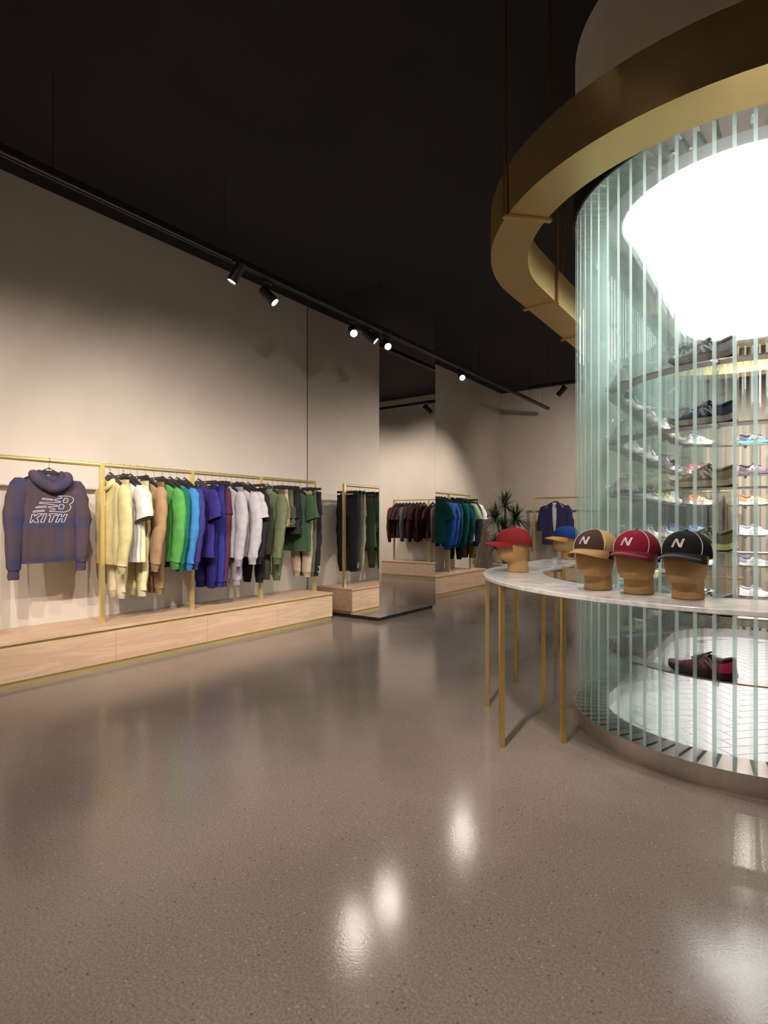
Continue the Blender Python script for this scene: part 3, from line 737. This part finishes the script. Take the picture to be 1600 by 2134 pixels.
mr = [('sweatshirt', (92, 50, 44), -.86, 'maroon sweatshirt hanging at the right end of the rear rack', 'sweatshirt'),
      ('t_shirt', (98, 54, 46), -.95, 'rust brown T-shirt hanging second from the right end of the rear rack', 'T-shirt'),
      ('t_shirt', (74, 70, 80), -1.04, 'slate T-shirt hanging third from the right end of the rear rack', 'T-shirt'),
      ('t_shirt', (110, 66, 48), -1.13, 'brown T-shirt hanging in the middle of the rear rack', 'T-shirt'),
      ('sweatshirt', (112, 108, 118), -1.22, 'grey sweatshirt hanging in the middle of the rear rack', 'sweatshirt'),
      ('t_shirt', (66, 62, 74), -1.31, 'dark slate T-shirt hanging left of the grey sweatshirt on the rear rack', 'T-shirt'),
      ('sweatshirt', (84, 34, 38), -1.41, 'wine red sweatshirt hanging left of the dark slate T-shirt on the rear rack', 'sweatshirt'),
      ('t_shirt', (78, 40, 38), -1.50, 'dark maroon T-shirt hanging near the middle post of the rear rack', 'T-shirt'),
      ('sweatshirt', (60, 36, 34), -1.60, 'dark brown sweatshirt hanging against the middle post of the rear rack', 'sweatshirt'),
      ('t_shirt', (84, 46, 42), -1.83, 'maroon T-shirt hanging left of the middle post of the rear rack', 'T-shirt'),
      ('sweatshirt', (96, 92, 100), -1.98, 'mid grey sweatshirt hanging at the left of the rear rack', 'sweatshirt')]
for k, c, xx, lb, ct in mr: H3(k, c, 0, lb, ct, pos=xx, face=PI)

# ---- plaid hoodie facing out, back to the room
def hoodie_hero():
    yc = y_on_x(104, RX+.02); loc = (RX, yc, RZ); rz = -PI/2+.02+PI     # local +y -> +X (room)
    rz = -PI/2
    make_hanger('shirt', loc, rz, 'black hanger holding the plaid hoodie', 'front-facing hangers')
    t = thing('hoodie', 'navy and brown plaid hoodie shown from the back with white outlined logo', 'hoodie', loc, rz)
    # local x runs along -Y of the room when rz=-90deg: x -> (0,-1), y -> (1,0)
    mb = MB(); torso(mb, .225, .70, .055, 3.3, amp=.010, z0=-.125, shz=.075); body = mb.build('body', M_PLAID, t, 60)
    from mathutils.bvhtree import BVHTree
    bvh = BVHTree.FromPolygons([v.co for v in body.data.vertices], [tuple(p.vertices) for p in body.data.polygons])
    MB().loft([[(x, y+wob(x, -.72, 3.3, .010)*.8, z) for x, y in se(.222, .053, 36, .62)] for z in (-.780, -.80, -.838)]).build('hem_band', M_PLAID, t, 60)
    for s, dz, ox in ((1, -.01, .055), (-1, .03, .03)):
        pts = [(s*.17, 0, -.20), (s*.215, .0, -.24), (s*.25, .005, -.40), (s*.262, .01, -.58), (s*(.24+ox*.5), .02, -.76), (s*(.235+ox*.6), .02, -.875+dz)]
        P, R = interp(pts, [.055, .085, .083, .07, .056, .048], 16)
        mb = MB(); sleeve(mb, s, 0, 0, P, R, s*2.1, .62); so = mb.build('sleeve', M_PLAID, t, 60)
        e = P[-1]; P2, R2 = interp([(e.x, e.y, e.z+.015), (e.x, e.y, e.z-.03), (e.x, e.y, e.z-.075)], [.043, .041, .039], 4)
        mb = MB(); sleeve(mb, s, 0, 0, P2, R2, 1, .6); mb.build('cuff', M_PLAID, so, 60)
    # hood draped down the back
    pth = [(.125, .0, -.115), (.128, .035, -.125), (.112, .07, -.165), (.062, .082, -.205), (0, .086, -.228), (-.062, .082, -.205), (-.112, .07, -.165), (-.128, .035, -.125), (-.125, .0, -.115)]
    P, R = interp(pth, [.028, .040, .044, .046, .044, .046, .044, .040, .028], 32)
    MB().tube(P, R, 12).build('hood', M_PLAID, t, True)
    pth = [(.085, .02, -.095), (.085, .045, -.12), (.06, .065, -.165), (0, .068, -.20), (-.06, .065, -.165), (-.085, .045, -.12), (-.085, .02, -.095)]
    P, R = interp(pth, [.018, .026, .032, .036, .032, .026, .018], 28)
    R = [r*(1+.10*math.sin(i*2.6)) for i, r in enumerate(R)]
    MB().tube(P, R, 10).build('hood_lining', fabric((70, 62, 84)), t, True)
    # white line logo: crop coordinates of the print -> local plane, laid on the back surface
    def lp(cx, cy): return (-(cx-690)/8.206*.0037, -(cy-15)/8.206*.0039)
    def surf(x, z):
        h = bvh.ray_cast(Vector((x, 1, z)), Vector((0, -1, 0)))[0]
        return (h.y if h else .05)+.0025
    mb = MB()
    def line(pts, closed=False, r=.0021):
        pts = [lp(*p) for p in pts]
        if closed: pts = pts+[pts[0]]
        out = []
        for a, b in zip(pts[:-1], pts[1:]):
            n = max(1, int(math.hypot(a[0]-b[0], a[1]-b[1])/.008))
            for i in range(n): x = a[0]+(b[0]-a[0])*i/n; z = a[1]+(b[1]-a[1])*i/n; out.append((x, surf(x, z), z))
        x, z = pts[-1]; out.append((x, surf(x, z), z))
        mb.tube(out, r, 5)
    # letter B, trailing edge broken into speed bars
    line([(800, 620), (1000, 628), (1065, 650), (1078, 685), (1050, 735), (985, 775), (1018, 800), (1012, 840), (975, 880), (900, 905), (640, 900), (650, 875), (725, 872), (735, 850), (625, 835), (618, 815), (775, 808), (782, 790), (612, 772), (470, 762), (480, 745), (700, 745), (825, 738), (828, 722), (735, 708), (745, 688), (855, 662), (862, 645), (790, 635)], True)
    line([(900, 670), (955, 668), (965, 690), (945, 735), (880, 742), (878, 715)], True)
    line([(815, 775), (875, 775), (888, 800), (865, 850), (795, 855), (795, 825)], True)
    line([(510, 685), (560, 675), (640, 685), (725, 700), (610, 700), (515, 690)], True)
    line([(415, 835), (470, 815), (580, 808), (590, 825), (560, 832), (430, 838)], True)
    line([(372, 910), (400, 890), (540, 878), (552, 886), (540, 898), (390, 914)], True)
    # KITH
    line([(362, 950), (405, 945), (395, 985), (455, 940), (525, 936), (430, 1010), (455, 1085), (395, 1085), (372, 1040), (352, 1090), (322, 1090)], True)
    line([(540, 940), (590, 938), (535, 1082), (480, 1084)], True)
    line([(635, 940), (775, 938), (765, 965), (715, 968), (668, 1078), (618, 1080), (660, 968), (622, 968)], True)
    line([(800, 942), (845, 942), (828, 985), (870, 985), (890, 945), (945, 943), (885, 1080), (835, 1080), (855, 1020), (815, 1020), (785, 1082), (735, 1082)], True)
    mb.build('back_logo', M_LOGO, t, True)
hoodie_hero()
# ---- navy jacket over a white shirt, facing out on the back wall rack
def jacket_hero():
    xc = x_on_y(1157, RYB); loc = (xc, RYB, RZ); rz = PI
    make_hanger('shirt', loc, rz, 'black hanger holding the navy jacket', 'front-facing hangers')
    nav = fabric((62, 58, 98))
    t = thing('jacket', 'long navy jacket hanging open on the back wall rack', 'jacket', loc, rz)
    for s in (-1, 1):   # two front halves and a back
        rings = []
        for i in range(14):
            k = i/13; z = -.12-.07*min(1, k*5)-.80*k; wo = (.10+.15*min(1, k*5)**.8)+.03*k; wi = .035+.012*math.sin(k*7)
            if k < .12: wi = .07-.035*k/.12
            ring = []
            for j in range(9): x = wi+(wo-wi)*j/8; ring.append((s*x, .055-.02*(j/8)**2+wob(x*s, z, 5+s, .006), z))
            for j in range(9): x = wo+(wi-wo)*j/8; ring.append((s*x, .048-.02*(1-j/8)**2-.004+wob(x*s, z, 5+s, .006), z))
            rings.append(ring)
        MB().loft(rings).build('front_panel', nav, t, 60)
        pts = [(s*.20, 0, -.21), (s*.245, .0, -.25), (s*.29, .005, -.42), (s*.315, .01, -.60), (s*.31, .02, -.70)]
        P, R = interp(pts, [.055, .085, .085, .08, .076], 12); mb = MB(); sleeve(mb, s, 0, 0, P, R, s, .55); mb.build('sleeve', nav, t, 60)
        MB().loft([[(s*.045, .06, -.105), (s*.085, .02, -.10), (s*.085, .012, -.10), (s*.045, .05, -.105)], [(s*.035, .072, -.15), (s*.125, .062, -.165), (s*.125, .054, -.165), (s*.035, .062, -.15)], [(s*.04, .07, -.19), (s*.07, .068, -.185), (s*.07, .06, -.185), (s*.04, .06, -.19)]]).build('collar', nav, t)
    mb = MB(); rings = []
    for i in range(10):
        k = i/9; z = -.12-.80*k; ww = .10+.16*min(1, k*5)**.8+.02*k
        rings.append([(x, -.035+y, z) for x, y in se(ww, .012, 24, .5)])
    MB().loft(rings).build('back_panel', nav, t, 60)
    sh = thing('shirt', 'white shirt hanging inside the open navy jacket', 'shirt', loc, rz)
    mb = MB(); torso(mb, .17, .60, .026, 8.8, amp=.008, hem=False); mb.build('body', fabric((238, 232, 230)), sh, 60)
    pth = [(.075*math.cos(a), .026*math.sin(a), -.110-.035*max(0, math.sin(a))) for a in [2*PI*k/20 for k in range(20)]]
    MB().tube(pth, .009, 7, closed=True).build('collar', fabric((245, 240, 238)), sh, True)
jacket_hero()

# ------------------------------------------------------------------ potted dracaena in the corner
def plant():
    px, py = -4.62, 10.75
    t = thing('potted_dracaena', 'spiky dark green dracaena in a pale clay pot in the back corner', 'potted plant', (px, py, 0))
    pot = MB().lathe([(.17, 0), (.20, .02), (.27, .36), (.285, .40), (.265, .41), (.25, .385), (.1, .38)], 28).build('pot', M_TERRA, t, True)
    MB().lathe([(.252, .372), (.20, .392), (.05, .40)], 20).build('moss', M_SOIL, t, True)
    rnd = random.Random(3)
    for (cx, cy, cz, n, ln) in [(-.03, -.02, 1.56, 80, .44), (-.18, -.13, 1.30, 120, .42), (.15, .11, 1.28, 120, .42), (.02, -.16, 1.10, 80, .36), (-.20, -.12, .72, 60, .40), (.1, .12, .88, 50, .36)]:
        tr = [(cx*.25, cy*.25, .38), (cx*.5, cy*.4, .38+(cz-.38)*.5), (cx, cy, cz)]
        P, R = interp(tr, [.022, .018, .014], 8); MB().tube(P, R, 8).build('trunk', M_TRUNK, t, True)
        mb = MB()
        for i in range(n):
            a = rnd.uniform(0, 2*PI); el = rnd.uniform(-.35, 1.45); l = ln*rnd.uniform(.7, 1.1)
            d = Vector((math.cos(a)*math.cos(el), math.sin(a)*math.cos(el), math.sin(el))); sd = Vector((-math.sin(a), math.cos(a), 0))*.012
            rr = []
            for k in range(5):
                q = k/4; p = Vector((cx, cy, cz))+d*l*q+Vector((0, 0, -.16*l/.36*q*q*max(.2, math.cos(el)))); wv = sd*(1-q**2)*(.4+.9*min(1, q*4)) 
                rr.append([p-wv, p+Vector((0, 0, .002)), p+wv])
            mb.loft(rr, 0, closed=False)
        tag(mb.build('foliage', M_LEAF, t, True), kind='stuff')
plant()

# ------------------------------------------------------------------ papier-mache heads with caps
def head(xy, z, face, label, capf):
    t = thing('head_form', label, 'mannequin head', (xy[0], xy[1], z), face)
    prof = [(.0, -.016, .064, .058), (.004, -.016, .068, .062), (.035, -.016, .066, .060), (.066, -.014, .066, .061), (.074, .004, .080, .062), (.082, .016, .092, .066), (.10, .020, .099, .072), (.13, .019, .103, .078),
            (.165, .014, .105, .083), (.20, .008, .104, .085), (.23, .0, .096, .079), (.252, -.004, .074, .061), (.266, -.006, .035, .03)]
    rings = []
    for (h, cx, a, b) in prof:
        ring = []
        for k in range(32):
            th = 2*PI*k/32; c, s = math.cos(th), math.sin(th)
            e = .86; x = a*math.copysign(abs(c)**e, c); y = b*math.copysign(abs(s)**e, s)
            if c > 0 and .07 < h < .2: y *= 1-.10*c
            ring.append((cx+x, y, h))
        rings.append(ring)
    MB().loft(rings).build('head', M_KRAFT, t, 45)
    capf((xy[0], xy[1], z), face)
CA, CB, CTOP = .118, .096, .292
def rimz(th): return .187+.013*math.cos(th)-.010*(1-math.cos(th))*.5
def dome(th, q, off=0.):
    """q 0 at rim .. 1 at crown"""
    c = math.cos(q*PI/2)**.86; s = math.sin(q*PI/2)
    z0 = rimz(th); bulge = 1+.05*math.sin(q*PI)
    a = (CA+.006*math.cos(th))*bulge+off; b = CB*bulge+off
    return Vector((.002+a*c*math.cos(th), b*c*math.sin(th), z0+(CTOP+off-z0)*s))
def cap(label, front, side, brim, cat='cap', logo=None, pipe=None, backpipe=None, under=None, tab=False):
    def f(loc, face):
        t = thing('baseball_cap', label, cat, loc, face, 'caps on the marble table')
        def shell(t0, t1, n, m, nm):
            mb = MB(); rows = 12
            for off, flip in ((0.0, 0), (-.004, 1)):
                vs = []; fs = []
                for i in range(rows+1):
                    for j in range(n+1): vs.append(dome(t0+(t1-t0)*j/n, i/rows, off))
                for i in range(rows):
                    for j in range(n): a = i*(n+1)+j; q = (a, a+1, a+n+2, a+n+1); fs.append(q if not flip else q[::-1])
                mb.add(vs, fs)
            return mb.build(nm, m, t, 70)
        TH = math.radians(52)
        shell(-TH, TH, 20, front, 'front_panel'); shell(TH, PI, 20, side, 'side_panel'); shell(PI, 2*PI-TH, 20, side, 'side_panel')
        # brim
        top = []; BT = math.radians(66)
        for j in range(25):
            th = -BT+2*BT*j/24; row = []
            for i in range(7):
                r = i/6; p = dome(th, 0, .001); l = .086*max(0, math.cos(th*PI/2/BT))**.55
                x = p.x+l*r; y = p.y*(1+.03*r); z = p.z+.002-.010*r-.004*r*r-(2.6*y*y)*r**.7
                row.append(Vector((x, y, z)))
            top.append(row)
        rings = []
        for row in top: rings.append(row+[v-Vector((0, 0, .0035)) for v in row[::-1]])
        MB().loft(rings).build('brim', brim, t, 60)
        if under is not None: pass
        MB().lathe([(.007, 0), (.0065, .004), (.002, .006)], 12, (0.002, 0, CTOP-.001)).build('top_button', side, t, True)
        if pipe:
            for s in (-1, 1):
                MB().tube([dome(s*(TH+.10*math.sin(q/14*PI)), q/14*.93, .001) for q in range(15)], .0018, 6).build('piping', pipe, t, True)
            MB().tube([row[4]+Vector((0, 0, .0006)) for row in top[2:-2]], .0009, 5).build('brim_stitching', pipe, t, True)
        if backpipe:
            MB().tube([dome(PI, q/14, .0008) for q in range(15)], .003, 6).build('piping', backpipe, t, True)
            MB().box(dome(PI-.25, .04, .003), (.004, .018, .006), 0, PI-.25).build('back_tag', backpipe, t)
        if tab:
            for s in (1,):
                p = [top[k][5]+Vector((0, 0, .0012)) for k in (6, 7, 8)]
                MB().tube(p, .0022, 5, flat=.4).build('brim_lettering', M_LOGO, t)
        if logo:
            # slanted letter N with a doubled outline, laid over the front panel
            mb = MB()
            def q(u, v):   # u: left-right as seen from the front, v: up
                return dome(-u/.105, .30+v*8.0, .0022)
            def stroke(a, b, c, d, n=6):
                vs = []
                for i in range(n+1):
                    f = i/n
                    for j in range(3):
                        g2 = j/2; l = [a[z]+(d[z]-a[z])*f for z in (0, 1)]; r = [b[z]+(c[z]-b[z])*f for z in (0, 1)]
                        vs.append(q(l[0]+(r[0]-l[0])*g2, l[1]+(r[1]-l[1])*g2))
                mb.add(vs, [(3*i+j, 3*i+j+1, 3*i+j+4, 3*i+j+3) for i in range(n) for j in range(2)])
            k = .0165; sl = .35
            def sh(u, v): return (-(u+sl*v), v)
            stroke(sh(-.022, -k), sh(-.012, -k), sh(-.012, k), sh(-.022, k))
            stroke(sh(.012, -k), sh(.022, -k), sh(.022, k), sh(.012, k))
            stroke(sh(-.022, k), sh(-.012, k), sh(.022, -k), sh(.012, -k))
            mb.build('letter_n_logo', logo, t, merge=True)
            mb2 = MB(); mb2.tube([q(*sh(*p)) for p in [(-.017, -k*.7), (-.017, 0), (-.017, k*.8), (0, 0), (.017, -k*.8), (.017, 0), (.017, k*.7)]], .0010, 5)
            mb2.v = [(v[0]+.0014, v[1], v[2]) for v in mb2.v]
            mb2.build('letter_n_inline', fabric((95, 60, 66)), t)
    return f
BRN, TN2, BUR, BLK, RED, BLU, ORG = fabric((78, 58, 52)), fabric((196, 160, 112)), fabric((142, 32, 52)), fabric((36, 34, 36)), fabric((150, 46, 52)), fabric((36, 66, 140)), fabric((214, 150, 80))
GRYP = mat('reflective_piping', srgb(180, 172, 170), .4, noise=.02)
LOGO2 = mat('silver_logo', srgb(205, 195, 200), .4, noise=.02)
def on_table(px, py, back=0.):
    u = (px-800)/F_PX; z = (CAMH-TT)*F_PX/(py-HORIZON)+back; xc = u*z
    return (xc*CY-z*SY, xc*SY+z*CY)
def facing(dx, dz):   # direction in camera plan -> room angle
    X = dx*CY-dz*SY; Y = dx*SY+dz*CY; return math.atan2(Y, X)
head(on_table(1074, 1193, .05), TT, facing(-1, -.10), 'kraft head form wearing the plain red cap at the left bend of the marble table', cap('plain faded red cap with a cream back seam', RED, RED, RED, backpipe=fabric((225, 200, 180))))
head(on_table(1182, 1166, .05), TT, facing(-1, -.22), 'kraft head form wearing the blue cap at the far side of the marble table', cap('blue cap with an orange brim', BLU, BLU, ORG))
head(on_table(1243, 1231, .055), TT, facing(-.80, -.72), 'kraft head form wearing the brown and tan cap on the marble table', cap('dark brown and tan cap with a letter N logo', BRN, TN2, fabric((186, 148, 100)), logo=LOGO2, pipe=fabric((225, 205, 175))))
head(on_table(1328, 1240, .055), TT, facing(-.78, -.75), 'kraft head form wearing the burgundy cap, between the other two on the marble table', cap('burgundy running cap with a letter N logo and grey piping', BUR, BUR, fabric((120, 40, 56)), logo=LOGO2, pipe=GRYP, tab=True))
head(on_table(1431, 1251, .055), TT, facing(-.75, -.78), 'kraft head form wearing the black cap, nearest the right edge of the marble table', cap('black running cap with a letter N logo and grey piping', BLK, BLK, fabric((52, 50, 56)), logo=LOGO2, pipe=GRYP, tab=True))

# ------------------------------------------------------------------ running shoes
SH = {}
def shoe_meshes():
    L = .285
    def half(x):   # sole half-width along the length, heel x=0, toe x=L
        k = x/L
        return .036+.012*math.sin(max(0, (k-.35))/.65*PI*.86)**1 - .006*math.sin(k*PI*1.1) if k < .92 else .036*(1-((k-.92)/.08)**2)**.5*.95+.006
    def ring(x, z0, z1, wsc, top_r):
        w = half(x)*wsc; n = 16; r = []
        for k in range(n+1):
            a = PI*k/n; r.append((x, w*math.cos(a)*(1 if top_r else 1), z0+(z1-z0)*math.sin(a)**.75))
        return r
    xs = [.0, .006, .02, .05, .09, .13, .17, .20, .23, .255, .273, .283]
    def sole_z(x):   # heel kick and toe spring
        k = x/L; return .010*max(0, (.12-k)/.12)**1.5 + .030*max(0, (k-.70)/.30)**1.7
    def solebuild(zb, zt, grow):
        rings = []
        for x in xs:
            w = half(min(x, L-.003))*1.06+grow; s0 = sole_z(x)
            if x < .006: w *= .7
            flare = .006*max(0, 1-x/.06)
            th = zt(x)
            rings.append([(x-flare, -w*.93, zb+s0), (x-flare, w*.93, zb+s0), (x-flare*.3, w, zb+s0+th*.4), (x, w*.96, zb+s0+th), (x, -w*.96, zb+s0+th), (x-flare*.3, -w, zb+s0+th*.4)])
        return MB().loft(rings)
    SH['midsole'] = solebuild(.006, lambda x: .034-.012*(x/L), .0)
    SH['outsole'] = solebuild(0, lambda x: .0062, -.001)
    def top(x):
        pts = [(0, .095), (.012, .100), (.03, .094), (.06, .082), (.085, .088), (.105, .100), (.125, .098), (.16, .082), (.20, .064), (.24, .053), (.265, .046), (.285, .036)]
        for (a, b), (c, d) in zip(pts[:-1], pts[1:]):
            if a <= x <= c: return b+(d-b)*(x-a)/(c-a)
        return .04
    rings = []
    for x in [.002, .010, .02, .035, .05, .07, .09, .105, .12, .14, .16, .18, .20, .22, .24, .258, .272, .281]:
        s0 = sole_z(x)+.036-.012*(x/L); w = half(min(x, L-.004)); z1 = top(x)
        if x < .01: w *= .8
        inb = .52 if x < .12 else .52+.25*min(1, (x-.12)/.1)
        ring = []
        for k in range(13):
            a = PI*k/12; c, s = math.cos(a), math.sin(a)
            yw = w*math.copysign(abs(c)**.7, c)*(1-(1-inb)*s**1.6)
            ring.append((x, yw, s0-.004+(z1-s0+.004)*s**.8))
        rings.append(ring)
    SH['upper'] = MB().loft(rings)
    # collar opening
    SH['collar'] = MB().tube([(.055+.052*math.cos(a), .023*math.sin(a), top(.055+.052*math.cos(a))-.001+.004*0) for a in [2*PI*k/20 for k in range(20)]], .0065, 7, closed=True)
    SH['insole'] = MB().loft([[(x, -.02*q, z), (x, .02*q, z), (x, .02*q, z+.003), (x, -.02*q, z+.003)] for x, q, z in ((.012, .5, .093), (.05, 1, .083), (.098, .6, .094))])
    SH['tongue'] = MB().loft([[(x, -w, z), (x, w, z), (x+.006, w*.9, z+.006), (x+.006, -w*.9, z+.006)] for x, w, z in ((.098, .018, .112), (.115, .02, .104), (.15, .018, .088), (.18, .014, .076))])
    mb = MB()
    for i in range(5):
        x = .118+i*.015; z = top(x)+.003
        mb.tube([(x-.002, -.020, z-.010), (x, -.01, z), (x+.003, .0, z+.002), (x, .01, z), (x-.002, .020, z-.010)], .0022, 5)
    SH['laces'] = mb
    # side panels: toe cap, heel counter and the slanted side letter
    def skin(x, q, off):
        s0 = sole_z(x)+.036-.012*(x/L); w = half(min(x, L-.004)); z1 = top(x)
        inb = .52 if x < .12 else .52+.25*min(1, (x-.12)/.1)
        a = q*PI/2; c, s = math.cos(a), math.sin(a)
        return w*abs(c)**.7*(1-(1-inb)*s**1.6)+off, s0+(z1-s0)*s**.8
    def patch(xa, xb, qa, qb, off, slant=0.):
        mb = MB()
        for sgn in (-1, 1):
            n, mrows = 10, 5; vs = []; fs = []
            for i in range(n+1):
                for j in range(mrows+1):
                    q = qa+(qb-qa)*j/mrows; x = xa+(xb-xa)*i/n+slant*(q-qa); y, z = skin(max(.003, min(.28, x)), q, off); vs.append((x, sgn*y, z))
            for i in range(n):
                for j in range(mrows): a = i*(mrows+1)+j; fs.append((a, a+1, a+mrows+2, a+mrows+1))
            mb.add(vs, fs)
        return mb
    def wrap(xend, xtip, qa, qb, off):      # one strip running round the tip from side to side
        cols = [(-1, xend+(xtip-xend)*i/8) for i in range(9)]+[(1, xtip+(xend-xtip)*i/8) for i in range(9)]
        vs = []; fs = []; mrows = 5
        for sg, x in cols:
            for j in range(mrows+1): y, z = skin(x, qa+(qb-qa)*j/mrows, off); vs.append((x, sg*y, z))
        for i in range(len(cols)-1):
            for j in range(mrows): a = i*(mrows+1)+j; fs.append((a, a+1, a+mrows+2, a+mrows+1))
        mb = MB(); mb.add(vs, fs); return mb
    SH['toe_overlay'] = wrap(.215, .279, .0, .45, .0014)
    SH['heel_counter'] = wrap(.06, .004, .0, .55, .0016)
    for sg, nm in ((-1, 'side_letter'), (1, 'side_letter_')):
        P = [(.080, .10), (.092, .10), (.112, .66), (.100, .66), (.118, .10), (.130, .10), (.150, .66), (.138, .66)]
        vs = []; fs = []
        def seg(a, b, c, d, n=5):   # quad strip from edge ab to edge dc
            for i in range(n+1):
                for p, q in ((P[a], P[d]), (P[b], P[c])):
                    x = p[0]+(q[0]-p[0])*i/n; qq = p[1]+(q[1]-p[1])*i/n; y, z = skin(x, qq, .0032); vs.append((x, sg*y, z))
            k = len(vs)-2*(n+1)
            for i in range(n): fs.append((k+2*i, k+2*i+1, k+2*i+3, k+2*i+2))
        seg(0, 1, 2, 3); seg(4, 5, 6, 7); seg(*((3, 2, 5, 4) if sg < 0 else (7, 6, 1, 0)))
        mb = MB(); mb.add(vs, fs); SH[nm] = mb
shoe_meshes()
SHO = {}
def shoe(loc, rz, label, upper, accent, sole, lace, group='running shoes on the shelf rings'):
    t = thing('running_shoe', label, 'shoe', loc, rz, group)
    mats = dict(midsole=sole, outsole=fabric((60, 55, 55)), upper=upper, collar=accent, insole=fabric((70, 66, 68)), tongue=accent, laces=lace, toe_overlay=accent, heel_counter=accent, side_letter=lace, side_letter_=lace)
    for n in SH:
        if n not in SHO:
            o = SH[n].build(n.rstrip('_'), mats[n], t, 50, merge='letter' in n); SHO[n] = o
            o.data.transform(Matrix.Scale(1.08, 4) @ Matrix.Translation((-.1425, 0, 0)))
        else: o = SHO[n].copy(); COL.objects.link(o); o.parent = t
        o.material_slots[0].link = 'OBJECT'; o.material_slots[0].material = mats[n]
        if n == 'heel_counter' and 'pink heel' in label: o.material_slots[0].material = F((214, 60, 110)); o['label'] = 'bright pink heel'
        elif 'label' in o: del o['label']
    return t
F = lambda c: fabric(c, k=.9)
W_, LG, DG, KB = F((236, 232, 228)), F((176, 174, 176)), F((104, 102, 106)), F((44, 46, 58))
PAL = {
    'grey': ('grey', F((128, 126, 126)), LG, F((150, 146, 142)), W_), 'navy': ('navy and grey', F((46, 56, 78)), F((70, 78, 96)), F((168, 164, 158)), LG),
    'olive': ('olive tan', F((140, 124, 92)), F((160, 148, 120)), F((196, 184, 164)), W_), 'lime': ('olive with a pale lime sole', F((92, 88, 66)), F((120, 116, 88)), F((205, 212, 150)), F((190, 186, 160))),
    'wine': ('wine red with a pink heel', F((112, 58, 66)), F((72, 52, 58)), F((78, 50, 58)), F((170, 150, 150))), 'white': ('white', W_, F((214, 212, 214)), W_, W_),
    'pink': ('pink', F((216, 130, 150)), F((196, 110, 130)), W_, W_), 'yellow': ('yellow', F((214, 196, 70)), F((150, 140, 70)), W_, W_),
    'orange': ('peach and orange', F((238, 180, 130)), F((220, 130, 100)), W_, W_), 'blue': ('light blue', F((120, 170, 220)), F((80, 120, 190)), W_, W_),
    'mint': ('grey with a mint sole', F((112, 110, 122)), F((80, 80, 96)), F((110, 206, 180)), W_), 'mauve': ('mauve grey', F((130, 110, 116)), F((90, 76, 84)), F((120, 108, 112)), W_),
    'silver': ('silver grey', F((178, 176, 184)), F((140, 138, 150)), F((226, 220, 205)), W_), 'black': ('black', KB, F((30, 30, 36)), W_, W_), 'brown': ('brown', F((110, 84, 66)), F((90, 66, 52)), F((200, 180, 150)), W_)}
COLS = [(('n', -100.5), 'in the nearest column', ['wine', 'silver', 'lime', 'olive', 'navy', 'grey']),
        (('n', -152), 'at the left bend', ['mauve', 'white', 'grey', 'silver', 'white', 'white']),
        (('l', 4.40), 'in the first left-side column', ['brown', 'white', 'silver', 'grey', 'white', 'black']),
        (('l', 5.05), 'in the second left-side column', ['grey', 'yellow', 'white', 'black', 'silver', 'grey']),
        (('l', 5.70), 'in the third left-side column', ['white', 'black', 'silver', 'yellow', 'mauve', 'white']),
        (('l', 6.30), 'in the last left-side column', ['silver', 'mauve', 'blue', 'white', 'black', 'brown']),
        (('f', 139), 'in the far middle column', ['white', 'white', 'blue', 'orange', 'pink', 'silver']),
        (('f', 92), 'in the far right column', ['white', 'silver', 'white', 'orange', 'mauve', 'mint'])]
for key, where, cols in COLS:
    x, y, a = stad_at(.678, key)
    for z, od, c in zip(SHELF_Z, ORD, cols):
        nm, up, ac, so, la = PAL[c]
        shoe((x, y, z+.0005), a-PI/2+(.04 if key[0] == 'n' else 0), '%s running shoe on the %s shelf %s' % (nm, od, where), up, ac, so, la)
